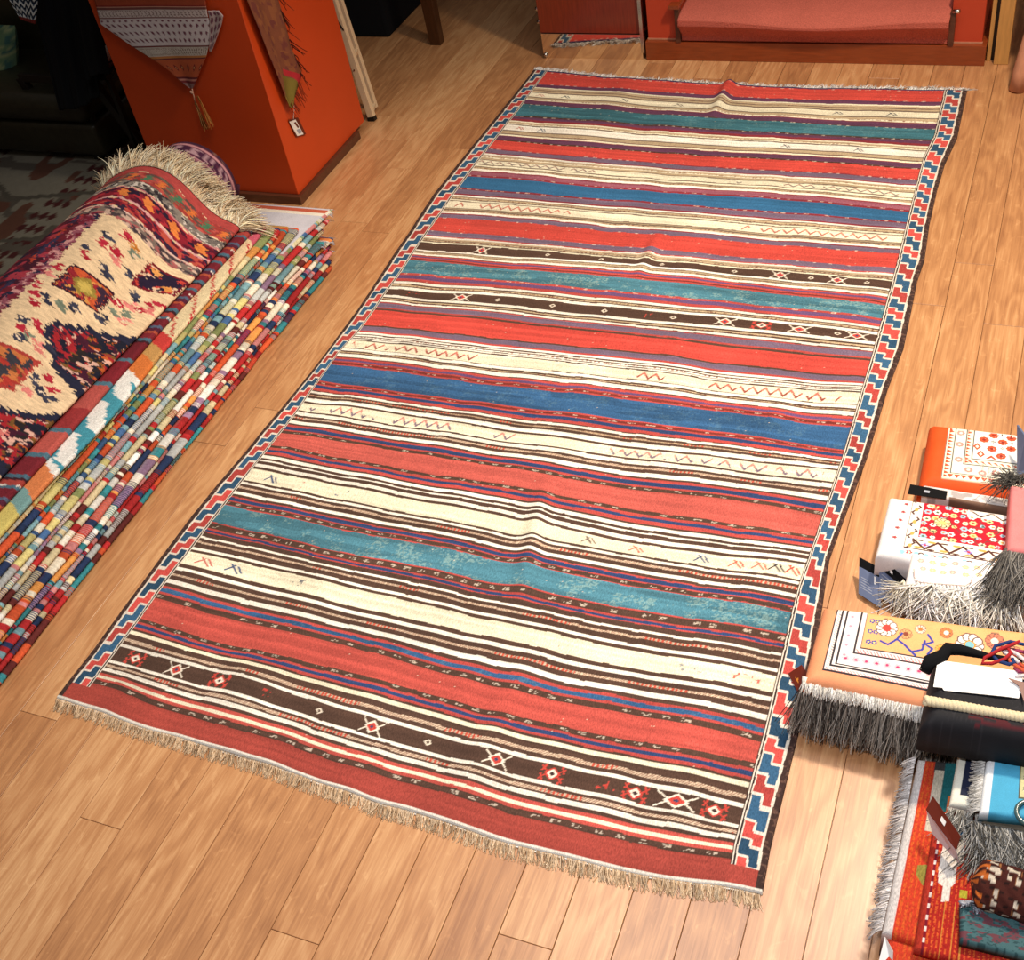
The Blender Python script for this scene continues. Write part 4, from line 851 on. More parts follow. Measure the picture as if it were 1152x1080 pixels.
# runner carpet: hangs over the nosing with a sag
u = np.linspace(0, 1, 160); v = np.linspace(0, 1, 70); U, Vv = np.meshgrid(u, v)
X = -1.257 + .928 * U; sag = np.exp(-((U - .52) / .26) ** 2)
ph = np.clip(Vv / .45, 0, 1); front = Vv <= .45
Zf = .074 + .094 * ph; Yf = 4.128 - .040 * np.clip((ph - .15) / .6, 0, 1) ** 1.5 - .012 * sag * np.clip((ph - .3) / .5, 0, 1)
Zf = Zf - .022 * sag * ph ** 3
k = np.clip((Vv - .45) / .55, 0, 1); Zt = Zf[31:32] * 0 + .168 - .022 * sag * np.exp(-k * 9) + .012 * np.sin(np.clip(k * 6, 0, 1) * math.pi / 2) + .02 * k; Yt = 4.088 - .012 * sag * np.exp(-k * 9) + .41 * k
Zc = np.where(front, Zf, Zt); Yc = np.where(front, Yf, Yt)
P = np.stack([X, Yc, Zc], -1); Q = P.copy(); Q[..., 1] += np.where(front, .008, 0); Q[..., 2] -= np.where(front, 0, .008)
V = np.concatenate([P.reshape(-1, 3), Q.reshape(-1, 3)]); n = P.shape[0] * P.shape[1]; nu = 160; nv = 70
Fc = [tuple(q) for q in gridF(nv, nu)] + [tuple(q)[::-1] for q in gridF(nv, nu, n)]
for a in range(nv - 1): Fc += [(a * nu, (a + 1) * nu, n + (a + 1) * nu, n + a * nu), ((a + 1) * nu - 1 + nu, (a + 1) * nu - 1, n + (a + 1) * nu - 1, n + (a + 1) * nu - 1 + nu)]
for a in range(nu - 1): Fc.append((a + 1, a, n + a, n + a + 1))
tag(mk('runner_carpet', V, Fc, STEPCARPET), 'terracotta red runner carpet laid over the edge of the step', 'carpet')
# posts at the right end
root = thing('door_post', (-.16, 4.16, 0), 'square yellow wooden post standing beside the end of the red step', 'post')
MB().box(-.178, -.132, 4.135, 4.18, 0, 2.1).build('post_shaft', POSTWOOD, root, bevel=.002)
MB().box(-.203, -.190, 4.16, 4.22, 0, 2.1).build('side_batten', POSTWOOD, root, bevel=.001)
MB().box(-.19, -.178, 4.17, 4.2, 0, 2.1).build('dark_groove', BLACKW, root)
root = thing('wooden_chair', (-.04, 4.2, 0), 'worn pinkish wooden chair with thick splayed legs at the top right edge', 'chair')
for (x, y, tx_, ty_) in ((-.088, 3.955, -.03, 4.03), (-.055, 4.45, -.0, 4.40), (.35, 3.95, .3, 4.03), (.35, 4.45, .3, 4.4)):
    MB().tube([(x, y, .0), (x + (tx_ - x) * .15, y + (ty_ - y) * .15, .06), (tx_, ty_, .43)], [.026, .03, .024], 14).build('leg', PINKWOOD, root, True)
MB().box(-.07, .36, 3.98, 4.45, .43, .46).build('seat', PINKWOOD, root, bevel=.01)
MB().bar((-.05, 4.05, .2), (-.03, 4.4, .2), .02, .02).build('stretcher', PINKWOOD, root, bevel=.003)
MB().box(-.06, .35, 4.42, 4.45, .46, .95).build('backrest', PINKWOOD, root, bevel=.006)
root = thing('metal_stand', (-.09, 4.6, 0), 'dark metal-footed stand in the shadow behind the yellow post', 'stand')
MB().box(-.17, .05, 4.75, 4.8, .03, .8).build('panel', BLACKW, root); MB().tube([(-.10, 4.68, .012), (-.05, 4.70, .012)], .012, 10).build('foot', STEEL, root, True); MB().tube([(-.05, 4.70, .012), (-.03, 4.78, .03)], .012, 10).build('foot', BLACKW, root, True)
# ------------------------------------------------------------------ dark armchair corner, top left
root = thing('leather_chair', (-3.4, 3.3, 0), 'dark olive leather chair in deep shadow at the left edge', 'chair')
def soft(name, x0, x1, y0, y1, z0, z1, mat, parent, bv):
    o = MB().box(x0, x1, y0, y1, z0, z1).build(name, mat, parent, smooth=True); b = o.modifiers.new('bevel', 'BEVEL'); b.width = bv; b.segments = 5; return o
soft('seat_cushion', -3.98, -3.25, 3.17, 3.66, .16, .27, LEATHER, root, .045)
soft('seat_base', -4.0, -3.24, 3.18, 3.68, .03, .16, LEATHER, root, .02)
soft('backrest', -4.0, -3.26, 3.56, 3.74, .16, .86, LEATHER, root, .05)
for x in (-3.92, -3.30):
    for y in (3.22, 3.62): MB().box(x - .02, x + .02, y - .02, y + .02, 0, .04).build('foot', BLACKW, root)
# green cushion
u = np.linspace(-1, 1, 30); U, Vv = np.meshgrid(u, u); hgt = .06 * (np.clip((1 - U ** 4) * (1 - Vv ** 4), 0, 1)) ** .5
gc = onY(-14, 74, 3.42); P = np.stack([gc[0] + .15 * U, gc[1] + .08 * Vv - hgt, gc[2] + .13 * Vv], -1); Q = np.stack([gc[0] + .15 * U, gc[1] + .08 * Vv + hgt, gc[2] + .13 * Vv], -1)
n = 900; V = np.concatenate([P.reshape(-1, 3), Q.reshape(-1, 3)]); C = np.zeros((30, 30, 3)); C[:] = (96, 122, 92); C[vnoise(U * 6 + 9, Vv * 14 + 9, 81) > .6] = (140, 150, 110); C[vnoise(U * 9 + 9, Vv * 9 + 9, 82) > .7] = (60, 96, 90)
tag(mk('cushion', V, [tuple(q) for q in gridF(30, 30)] + [tuple(q)[::-1] for q in gridF(30, 30, n)], VCLOTH, None, np.concatenate([C.reshape(-1, 3)] * 2)), 'mottled sage green cushion leaning in the dark leather chair', 'cushion')
# black garment hung over the chair back, zigzag scarf on it
def drape(name, parent, pts_top, pts_bot, amp, nw, mat, C=None, nu=90, nv=60, th=.006, seed=2):
    T0 = np.array(pts_top, float); B0 = np.array(pts_bot, float); u = np.linspace(0, 1, nu); k = np.linspace(0, 1, len(T0))
    Tt = np.stack([np.interp(u, k, T0[:, i]) for i in range(3)], 1); k = np.linspace(0, 1, len(B0)); Bb = np.stack([np.interp(u, k, B0[:, i]) for i in range(3)], 1)
    v = np.linspace(0, 1, nv)[:, None, None]; P = Tt[None] * (1 - v) + Bb[None] * v; d = _n(np.cross(T0[-1] - T0[0], B0[0] - T0[0]))
    w_ = (np.sin(u * nw * 6.28 + 1) + .6 * np.sin(u * nw * 14)) * amp; P = P + d * (w_[None, :, None] * (.3 + .7 * v)) 
    Q = P - d * th; V = np.concatenate([P.reshape(-1, 3), Q.reshape(-1, 3)]); n = nu * nv
    Fc = [tuple(q) for q in gridF(nv, nu)] + [tuple(q)[::-1] for q in gridF(nv, nu, n)]
    for a in range(nu - 1): Fc += [(a + 1, a, n + a, n + a + 1), ((nv - 1) * nu + a, (nv - 1) * nu + a + 1, n + (nv - 1) * nu + a + 1, n + (nv - 1) * nu + a)]
    for a in range(nv - 1): Fc += [(a * nu, (a + 1) * nu, n + (a + 1) * nu, n + a * nu), ((a + 1) * nu - 1 + nu, (a + 1) * nu - 1, n + (a + 1) * nu - 1, n + (a + 1) * nu - 1 + nu)]
    return mk(name, V, Fc, mat, parent, None if C is None else np.concatenate([C(nu, nv).reshape(-1, 3)] * 2))
root = thing('black_coat', (-3.0, 3.3, .1), 'black coat draped over the leather chair, next to the orange pedestal', 'coat')
drape('coat_body', root, [onY(26, -44, 3.40), onY(60, -46, 3.40), onY(97, -40, 3.40)], [onY(66, 124, 3.14), onY(90, 122, 3.13), onY(112, 108, 3.14)], .010, 3, BLACKCLOTH)
drape('coat_sleeve', root, [onY(70, -40, 3.36), onY(99, -38, 3.36)], [onY(96, 90, 3.12), onY(121, 82, 3.12)], .012, 1, BLACKCLOTH, nu=30)
def zz(nu, nv):
    U, Vv = np.meshgrid(np.linspace(0, 1, nu), np.linspace(0, 1, nv)); C = np.zeros((nv, nu, 3)); C[:] = (24, 30, 44)
    b = (Vv * 7 + abs((U * 5) % 1 - .5) * 1.4) % 1; C[b > .6] = (206, 208, 204); C[(b > .45) & (b < .6)] = (60, 84, 110); C[Vv > .92] = (110, 40, 34); return C
root = thing('zigzag_scarf', (-3.3, 3.4, .6), 'black and white zigzag woven scarf lying over the black coat', 'scarf')
a = [onY(x, y, 3.26) for x, y in ((-6, -30), (46, -30))]; b = [onY(x, y, 3.19) for x, y in ((24, 22), (40, 27))]
drape('scarf_cloth', root, a, b, .002, 2, VCLOTH, zz)
root = thing('side_chair', (-3.0, 3.2, 0), 'slim black wooden chair with a slanting leg in front of the orange pedestal', 'chair')
f1 = at(170, 176, 0) + np.array([.02, -.02, 0]); t1 = onY(105, 92, 3.22)
MB().bar(f1, t1, .032, .026).build('leg', BLACKW, root, bevel=.002)
MB().bar(f1 + np.array([-.40, .02, 0]), t1 + np.array([-.36, .02, 0]), .032, .026).build('leg', BLACKW, root, bevel=.002)
MB().bar(t1, t1 + np.array([-.36, .02, 0]), .03, .02, (0, 0, 1)).build('rail', BLACKW, root, bevel=.002)
root = thing('white_slipper', at(111, 68, .05), 'small white slipper toe peeping out beside the pedestal', 'shoe')
o = MB(); c = onY(111, 68, 3.25)
o.tube([c + np.array([0, -.035, 0]), c + np.array([0, -.025, 0]), c + np.array([0, .0, .004]), c + np.array([0, .04, .004]), c + np.array([0, .09, 0])], [.006, .02, .027, .028, .02], 14); o.build('toe_cap', CARDW, root, True)
so = MB(); so.box(c[0] - .03, c[0] + .03, c[1] - .03, c[1] + .1, c[2] - .035, c[2] - .022); so.build('sole', MAROONCARD, root, bevel=.004)
sh = MB(); sh.box(c[0] - .12, c[0] + .05, c[1] - .05, c[1] + .14, c[2] - .05, c[2] - .036)
for dx_ in (-.11, .04): sh.box(c[0] + dx_ - .008, c[0] + dx_ + .008, c[1] - .04, c[1] - .02, 0, c[2] - .05); sh.box(c[0] + dx_ - .008, c[0] + dx_ + .008, c[1] + .11, c[1] + .13, 0, c[2] - .05)
SH = thing('low_stool', (c[0], c[1], 0), 'low dark stool carrying the white slipper next to the pedestal', 'stool'); sh.build('stool_frame', BLACKW, SH)
# patterned rug on the dark floor at the left
tr = Tex(500, 500, (120, 116, 104)); tr.m(vnoise(tr.S * 14, tr.T * 40, 91) > .6, (84, 78, 70)); tr.m(vnoise(tr.S * 30, tr.T * 18, 92) > .7, (92, 60, 48))
for k in range(26):
    for r in (0.62, .645, .67, .30, .325): tr.dia(r + .006 * math.sin(k), k / 26, .013, .014, (70, 30, 30))
for k in range(7): tr.line([(0, k / 7), (.25, k / 7 + .1), (.5, k / 7 - .02), (1, k / 7 + .08)], .012, (78, 74, 66))
U, Vv = np.meshgrid(np.linspace(0, 1, 200), np.linspace(0, 1, 200)); X = -4.3 + 1.62 * U; Y = 1.4 + 2.15 * Vv; Z = .005 + .003 * vnoise(U * 9, Vv * 9, 93)
Z[0] = Z[-1] = .0005; Z[:, 0] = Z[:, -1] = .0005
tag(mk('grey_floor_rug', np.stack([X, Y, Z], -1), gridF(200, 200), PILE, None, tr.get(U, Vv)), 'dim grey patterned rug on the floor between the leather chair and the draped carpet', 'rug')
# ------------------------------------------------------------------ SMALL RUGS AT THE RIGHT
def slab(name, parent, c4, z0, z1, tex, mat, r=.02, nu=200, nv=200, side=None, bulge=.003, seed=1, wob=.0):
    """a folded rug: top face between four corners (far-left, far-right, near-right, near-left), rounded edges, sides down to z0"""
    fl, fr, nr, nl = [np.array(p, float)[:2] for p in c4]
    rr = min(r, (z1 - z0) * .9)
    W_ = (np.linalg.norm(fr - fl) + np.linalg.norm(nr - nl)) / 2; D_ = (np.linalg.norm(nl - fl) + np.linalg.norm(nr - fr)) / 2
    def axis(n, L):
        e = np.array([-(z1 - z0 - rr) - rr * 1.57, -rr * 1.57]); a = np.r_[e[0], np.linspace(-rr * 1.57, 0, 8), np.linspace(0, L, n)[1:-1], L + np.linspace(0, rr * 1.57, 8), L + rr * 1.57 + (z1 - z0 - rr)]
        pos = np.zeros_like(a); drop = np.zeros_like(a)
        for i, q in enumerate(a):
            o_ = -q if q < 0 else (q - L if q > L else 0); base = 0 if q < 0 else (L if q > L else q); sg = -1 if q < 0 else 1
            if o_ <= 0: pos[i] = q
            elif o_ <= rr * 1.571: an = o_ / rr; pos[i] = base + sg * rr * math.sin(an); drop[i] = rr * (1 - math.cos(an))
            else: pos[i] = base + sg * rr; drop[i] = rr + (o_ - rr * 1.57)
        return a / L, pos / L, drop
    au, pu, du = axis(nu, W_); av, pv, dv = axis(nv, D_)
    # inset so that the outer outline matches the corners
    mu = rr / W_; mv = rr / D_; pu = (pu + mu) / (1 + 2 * mu); pv = (pv + mv) / (1 + 2 * mv)
    U, Vv = np.meshgrid(pu, pv); DU, DV = np.meshgrid(du, dv); SU, SV = np.meshgrid(np.clip((au * W_ + rr * .5) / (W_ + rr * 1.), 0, .999), np.clip((av * D_ + rr * .5) / (D_ + rr * 1.), 0, .999))
    drop = np.where((DU > 0) & (DV > 0), np.maximum(DU, DV) * 1. + 0 * DU, DU + DV)
    drop = np.minimum(drop, z1 - z0)
    XY = fl * ((1 - U) * (1 - Vv))[..., None] + fr * (U * (1 - Vv))[..., None] + nr * (U * Vv)[..., None] + nl * ((1 - U) * Vv)[..., None]
    Z = z1 - drop + bulge * (vnoise(U * 5 + 9, Vv * 5 + 9, seed) - .5) * (drop < rr)
    P = np.concatenate([XY, Z[..., None]], -1); ny, nx = U.shape
    C = tex.get(SU, SV)
    if side is not None: C = np.where((drop > rr * 1.05)[..., None], np.array(side(XY, Z)) if callable(side) else np.array(side, float), C)
    b = [i for i in range(nx)] + [j * nx + nx - 1 for j in range(1, ny)] + [(ny - 1) * nx + i for i in range(nx - 2, -1, -1)] + [j * nx for j in range(ny - 2, 0, -1)]
    o = mk(name, P.reshape(-1, 3), [tuple(q)[::-1] for q in gridF(ny, nx)] + [tuple(b)], mat, parent, np.clip(C.reshape(-1, 3), 0, 255)); return o
def flower(tx, s, t, r, asp, petal, core, n=8, edge=None):
    for k in range(n):
        a = k * 2 * math.pi / n; tx.ell(s + .62 * r * math.cos(a), t + .62 * r * asp * math.sin(a), r * .36, r * .36 * asp, edge or petal)
        if edge: tx.ell(s + .62 * r * math.cos(a), t + .62 * r * asp * math.sin(a), r * .27, r * .27 * asp, petal)
    tx.ell(s, t, r * .38, r * .38 * asp, core)
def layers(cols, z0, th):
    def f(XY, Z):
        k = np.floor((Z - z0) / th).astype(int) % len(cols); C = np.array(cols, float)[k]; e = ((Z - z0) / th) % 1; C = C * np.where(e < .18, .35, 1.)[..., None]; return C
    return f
# A : orange bordered rug with diamonds
ta = Tex(900, 900, (222, 86, 34)); ta.S = ta.S * .92; ta.T = ta.T * .94; OG = (206, 84, 50); GR = (104, 104, 98); CR = (244, 236, 214)
def lborder(tx, s0, t1, w, h, base, fn=None):      # L-shaped band: left edge from s0, bottom edge up from t1
    tx.rect(s0, 1.1, 0, t1, base)
ta.rect(.13, 1.1, 0, .885, GR); ta.rect(.138, 1.1, 0, .872, CR)
for k in range(16): ta.poly([(.15, k * .058), (.2, k * .058 + .029), (.15, k * .058 + .05)], OG)
for k in range(16): ta.poly([(.18 + k * .062, .80), (.24 + k * .062, .80), (.21 + k * .062, .86)], OG)
ta.rect(.205, 1.1, 0, .79, GR); ta.rect(.215, 1.1, 0, .775, (240, 238, 222))
for (s, t) in ((.27, .55), (.37, .70), (.5, .73), (.62, .70), (.75, .72), (.88, .70), (.26, .3), (.26, .1)): flower(ta, s, t, .042, 1.1, (226, 150, 140), (240, 238, 222), 8)
ta.rect(.315, 1.1, 0, .62, GR); ta.rect(.325, 1.1, 0, .605, CR)
for k in range(11): ta.poly([(.33, k * .055), (.372, k * .055 + .027), (.33, k * .055 + .045)], OG)
for k in range(12): ta.poly([(.35 + k * .06, .55), (.41 + k * .06, .6), (.38 + k * .06, .545)], OG)
ta.rect(.385, 1.1, 0, .52, GR); ta.rect(.398, 1.1, 0, .505, (248, 244, 236))
for (s, t) in ((.49, .17), (.58, .08), (.67, .18), (.75, .09), (.57, .31), (.66, .42), (.75, .28), (.85, .19), (.84, .0)): 
    flower(ta, s, t, .05, 1.05, OG, (248, 244, 236), 8); ta.ell(s, t, .018, .02, (150, 50, 36))
for (s, t) in ((.58, .19), (.67, .29), (.66, .06), (.76, .18)): flower(ta, s, t, .022, 1.05, (60, 60, 60), (230, 230, 220), 4)
for (s, t) in ((.43, .3), (.47, .42)): ta.dia(s, t, .04, .06, OG); ta.dia(s, t, .018, .028, CR)
ta.poly([(.52, .48), (.57, .42), (.62, .48), (.6, .49), (.57, .46), (.54, .49)], OG)
root = thing('small_rug', at(1095, 520, 0), 'small orange-edged rug with rust diamonds on white, farthest in the right-hand heap', 'rug', 'small folded rugs heaped at the right')
z1 = .085
slab('folded_pile', root, [at(1046, 472, z1), at(1166, 485, z1), at(1166, 560, z1), at(1033, 543, z1)], 0.0006, z1, ta, SILK, r=.04, side=(226, 92, 36), seed=3)
fp = [at(1038, 546, .06), at(1090, 556, .06), at(1150, 564, .06)]
tf = Tex(200, 60, (226, 220, 216)); tf.m(vnoise(tf.S * 14, tf.T * 3, 95) > .6, (176, 168, 166)); tf.rect(.25, 1, .86, 1, (120, 92, 76)); tf.rect(0, 1, .0, .1, (240, 236, 230))
slab('tied_fringe', root, [at(1038, 545, .082), at(1160, 563, .082), at(1160, 579, .082), at(1037, 555, .082)], .0006, .082, tf, SILK, r=.012, nu=60, nv=20)
o = fringe('loose_fringe', root, [at(1105, 520, z1 + .004), at(1140, 540, z1 + .006)], (-.3, -1, .2), .05, .0007, 26, [(248, 246, 240)], .9, curl=.9, droop=.6, seed=14); o['kind'] = 'stuff'
# B : red field rug, white border
tb = Tex(1000, 800, (250, 248, 246)); tb.S = tb.S + .05; tb.T = tb.T * .92; BR = (84, 44, 36); GO = (226, 168, 90)
for (s, t) in ((.16, .08), (.15, .22), (.14, .36), (.13, .5), (.125, .66)): flower(tb, s, t, .02, 1.25, (200, 90, 90), (140, 60, 60), 5)
for k in range(5):
    s = .25 + k * .17; flower(tb, s, .86 + k * .012, .026, 1.25, (206, 44, 48), (250, 230, 200), 5, (160, 30, 34)); tb.ell(s - .05, .87, .02, .03, (150, 206, 226)); tb.ell(s + .05, .86, .02, .03, (150, 206, 226)); tb.ell(s + .085, .86, .022, .026, (90, 60, 50)); tb.ell(s + .085, .87, .012, .018, (250, 246, 240))
tb.rect(.2, 1.1, 0, .8, BR); tb.rect(.208, 1.1, 0, .785, (246, 240, 226))
for k in range(8): tb.line([(.215 + (k % 2) * .06, k * .1), (.275 - (k % 2) * .06, k * .1 + .1)], .016, BR); tb.ell(.245, k * .1 + .05, .014, .03, GO if k % 2 else (240, 240, 250))
for k in range(9): tb.line([(.26 + k * .09, .64 + (k % 2) * .13), (.35 + k * .09, .77 - (k % 2) * .13)], .02, BR, .8); tb.ell(.305 + k * .09, .65 if k % 2 else .76, .03, .018, GO); tb.ell(.305 + k * .09, .77 if k % 2 else .645, .03, .012, BR)
for s in (.35, .66, .95): flower(tb, s, .705, .03, 1.25, (160, 150, 220), (200, 40, 60), 4)
tb.rect(.285, 1.1, 0, .61, (248, 244, 240)); tb.rect(.293, 1.1, 0, .595, (190, 24, 44))
g = np.random.default_rng(4)
for k in range(60):
    s, t = .33 + (k % 10) * .068 + g.uniform(-.02, .02), .05 + (k // 10) * .1 + g.uniform(-.02, .02); c1 = [(246, 232, 206), (240, 214, 150), (160, 196, 214), (250, 246, 240)][k % 4]; flower(tb, s, t, g.uniform(.02, .034), 1.25, c1, [(230, 160, 70), (200, 60, 60), (90, 110, 80)][k % 3], 6)
for k in range(14): s, t = g.uniform(.33, .95), g.uniform(.08, .5); tb.line([(s, t), (s + g.uniform(-.05, .05), t + .08), (s + g.uniform(-.08, .08), t + .12)], .006, (60, 80, 70), .8)
flower(tb, .45, .3, .07, 1.2, (246, 220, 160), (240, 200, 120), 9, (50, 40, 40))
tb.rect(.62, 1.1, 0, .13, (246, 240, 226))
for k in range(5): tb.line([(.64 + k * .08, .02 + (k % 2) * .09), (.72 + k * .08, .11 - (k % 2) * .09)], .014, BR, .8)
root = thing('small_rug', at(1070, 600, 0), 'small folded rug with red floral field and wide white border on the right', 'rug', 'small folded rugs heaped at the right')
zb = .105
slab('folded_pile', root, [at(1001, 556, zb), at(1160, 580, zb), at(1158, 652, zb), at(985, 622, zb)], 0.0006, zb, tb, SILK, r=.02, side=(240, 238, 234), seed=4)
# C : near white rug with pale roses and thick fringe
tc_ = Tex(700, 300, (250, 246, 242))
for k in range(12): flower(tc_, .08 + (k % 6) * .1 + g.uniform(-.02, .02), .2 + (k // 6) * .28 + g.uniform(-.05, .05), .035, 2.2, [(240, 170, 160), (244, 200, 150), (216, 190, 150)][k % 3], (250, 220, 190), 6)
for rr_ in (.11, .085, .06): 
    for k in range(16): tc_.ell(.78 + rr_ * math.cos(k * .393), .42 + rr_ * 2.2 * math.sin(k * .393), .012, .025, (236, 160, 156))
for k in range(30): tc_.line([(.06 + k * .032, .93), (.075 + k * .032, .985)], .009, (50, 46, 46), .43)
root = thing('small_rug', at(1080, 640, 0), 'small white rug with faint pink roses and long tangled white fringe', 'rug', 'small folded rugs heaped at the right')
zc = .125
slab('folded_pile', root, [at(1026, 620, zc), at(1160, 640, zc), at(1158, 672, zc), at(1018, 657, zc)], .0006, zc, tc_, SILK, r=.014, nu=140, nv=60, side=(236, 230, 226), seed=6)
fp = [at(1024, 655, zc - .01), at(1050, 660, zc - .01), at(1090, 664, zc - .01), at(1150, 674, zc - .01)]
fringe('tangled_fringe', root, fp, (-.3, -1, .1), .075, .0022, 330, [(255, 254, 250), (250, 248, 242), (236, 232, 222), (190, 184, 172)], .8, curl=.8, droop=.45, nseg=5, seed=15)['kind'] = 'stuff'
fringe('tangled_fringe', root, [at(1016, 652, zc - .015), at(1024, 662, zc - .02)], (-.6, -1, .1), .05, .0012, 60, [(240, 236, 220), (210, 202, 180)], .9, curl=.8, droop=.4, seed=16)['kind'] = 'stuff'
root = thing('clear_sleeve', at(1080, 640, zc), 'thin rounded clear label sleeve lying on the white rose rug', 'label')
mb = MB(); rim = [at(x, y, zc + .006) for x, y in [(1028, 640), (1029, 650), (1034, 655), (1060, 657), (1086, 659), (1092, 655), (1094, 649)]]; mb.tube(rim, .0012, 6); mb.build('rim', plain('sleeve_rim', (210, 190, 184), .2), root, True)
# F : pink edged rug with big grey tassel at the frame edge
tp_ = Tex(200, 200, (226, 130, 130)); tp_.rect(.5, 1, 0, 1, (250, 240, 236)); tp_.rect(.42, .5, 0, 1, (246, 220, 216)); tp_.rect(.62, .66, 0, 1, (60, 56, 60))
for k in range(6): tp_.dia(.82, k / 6 + .08, .1, .07, (176, 60, 80)); tp_.dia(.82, k / 6 + .08, .05, .03, (90, 90, 100))
root = thing('small_rug', at(1145, 580, .11), 'small pink-edged rug with thick grey fringe at the right edge of the photo', 'rug', 'small folded rugs heaped at the right')
zf = .16
slab('folded_pile', root, [at(1137, 545, zf), at(1180, 550, zf), at(1180, 625, zf), at(1133, 618, zf)], zb + .003, zf, tp_, SILK, r=.012, nu=60, nv=60, side=(206, 120, 120), seed=7)
fringe('grey_fringe', root, [at(1130, 617, zf - .008), at(1150, 620, zf - .008), at(1176, 626, zf - .008)], (-.2, -1, .1), .12, .0013, 520, [(112, 108, 104), (84, 82, 80), (150, 146, 140)], .45, curl=.35, droop=.35, nseg=5, seed=17)['kind'] = 'stuff'
fringe('grey_fringe', root, [at(1132, 546, zf - .01), at(1140, 540, zf - .01), at(1160, 540, zf - .01)], (-.45, -.1, .3), .05, .0011, 200, [(120, 116, 108), (90, 88, 84)], .7, curl=.6, droop=.6, seed=18)['kind'] = 'stuff'
root = thing('hang_tag', at(1146, 505, .1), 'dark slate card tag standing at the right edge by the rust diamond rug', 'tag')
MB().hexa([at(1144, 535, .09), at(1146, 535, .09), at(1156, 530, .09), at(1154, 530, .09), at(1144, 478, .16), at(1146, 478, .16), at(1156, 492, .16), at(1154, 492, .16)]).build('card', SLATECARD, root)
# tags
def card(name, label, px4, z4, mats, n='tag', marks=None):
    P = [at(*p, z) for p, z in zip(px4, z4)]; root = thing(name, (P[0] + P[2]) / 2, label, 'tag'); nrm = _n(np.cross(P[1] - P[0], P[3] - P[0])); nrm = nrm if nrm @ (np.array([0, 0, H]) - P[0]) > 0 else -nrm
    MB().hexa([p for p in P] + [p + nrm * .0014 for p in P]).build('card', mats[0], root)
    bil = lambda s, t: P[0] * (1 - s) * (1 - t) + P[1] * s * (1 - t) + P[2] * s * t + P[3] * (1 - s) * t
    for (s0, s1, t0, t1, m_) in marks or []:
        Q = [bil(s0, t0) + nrm * .0014, bil(s1, t0) + nrm * .0014, bil(s1, t1) + nrm * .0014, bil(s0, t1) + nrm * .0014]; MB().hexa(Q + [q + nrm * .0005 for q in Q]).build('print', m_, root)
    return root
lines = [(.12, .85, .42 + k * .09, .45 + k * .09, INK) for k in range(6)]
card('hang_tag', 'black card tag under the tied fringe of the rust diamond rug', [(1024, 545), (1066, 553), (1064, 562), (1021, 556)], [.09, .09, .085, .085], [BLACKCARD], marks=[(.4, .55, .35, .6, INK)])
card('hang_tag', 'leftmost of the two slate grey printed tags beside the tangled white fringe', [(967, 627), (992, 640), (991, 684), (966, 668)], [.045, .045, .01, .01], [SLATECARD], marks=[(0, 1, 0, .25, BLACKCARD), (.68, .75, .3, .5, CARDW)] + [(.1, .6, .5 + k * .07, .52 + k * .07, INK) for k in range(5)])
card('hang_tag', 'slate grey printed tag with slanting black top, touching the tangled white fringe', [(990, 625), (1020, 652), (1012, 684), (989, 672)], [.065, .065, .02, .02], [SLATECARD], marks=[(0, 1, 0, .3, BLACKCARD), (.42, .52, .12, .2, CARDW)] + [(.1, .85, .4 + k * .08, .42 + k * .08, INK) for k in range(6)])
# D : peach floral rug with dark fringe
td = Tex(1300, 700, (236, 156, 112)); BK_ = (50, 44, 50); PK = (240, 214, 210); BL = (60, 70, 160)
td.S = td.S + .04; td.T = td.T * .9
td.rect(.085, 1.1, 0, .80, BK_); td.rect(.094, 1.1, 0, .778, (250, 236, 226))
for k in range(60): td.line([(.1 + k * .017, .75), (.115 + k * .017, .775)], .004, (220, 120, 130), .54)
td.rect(.115, 1.1, 0, .73, BK_); td.rect(.124, 1.1, 0, .708, (250, 240, 236)); 
for k in range(26): td.line([(.1, k * .03), (.112, k * .03 + .02)], .003, (90, 80, 90), .54)
td.rect(.14, 1.1, 0, .70, BK_); td.rect(.149, 1.1, 0, .682, (250, 242, 238))
for k in range(16): flower(td, .185 + k * .052, .60 + .0 * k, .022, 1.8, (236, 190, 200), (216, 60, 110), 6)
for k in range(5): flower(td, .175, .08 + k * .12, .018, 1.8, (240, 210, 214), (226, 150, 170), 6)
td.rect(.215, 1.1, 0, .53, BK_); td.rect(.225, 1.1, 0, .512, (250, 232, 226))
for k in range(50): td.line([(.23 + k * .017, .47), (.245 + k * .017, .51)], .005, (220, 120, 120), .54)
td.rect(.245, 1.1, 0, .455, BK_); td.rect(.25, 1.1, 0, .44, (244, 180, 120))
for k in range(10): flower(td, .28 + (k % 4) * .03, .1 + (k // 4) * .13, .016, 1.8, BL, (240, 220, 120), 5)
for (s, t, r, p_, cc) in [(.36, .16, .06, (246, 240, 230), (220, 70, 60)), (.46, .2, .035, (236, 170, 110), (140, 70, 50)), (.53, .12, .03, (240, 220, 200), (220, 120, 60)), (.78, .22, .075, (250, 244, 234), (230, 150, 50)), (.9, .14, .05, (236, 130, 100), (250, 230, 210)), (.66, .12, .035, (230, 130, 70), (250, 236, 220)), (.64, .32, .03, (236, 180, 80), (240, 120, 60)), (1.0, .25, .05, (230, 150, 110), (90, 160, 150))]: flower(td, s, t, r, 1.85, p_, cc, 10, (120, 90, 80))
td.ell(.78, .22, .022, .04, (130, 190, 200))
for pts in ([(.34, .33), (.38, .36), (.42, .28), (.46, .33), (.5, .4), (.55, .36), (.56, .25)], [(.42, .28), (.44, .2)], [(.5, .4), (.52, .43)], [(.55, .3), (.6, .25), (.57, .17)], [(.58, .4), (.6, .33), (.57, .3)]): td.line(pts, .012, BL, .54)
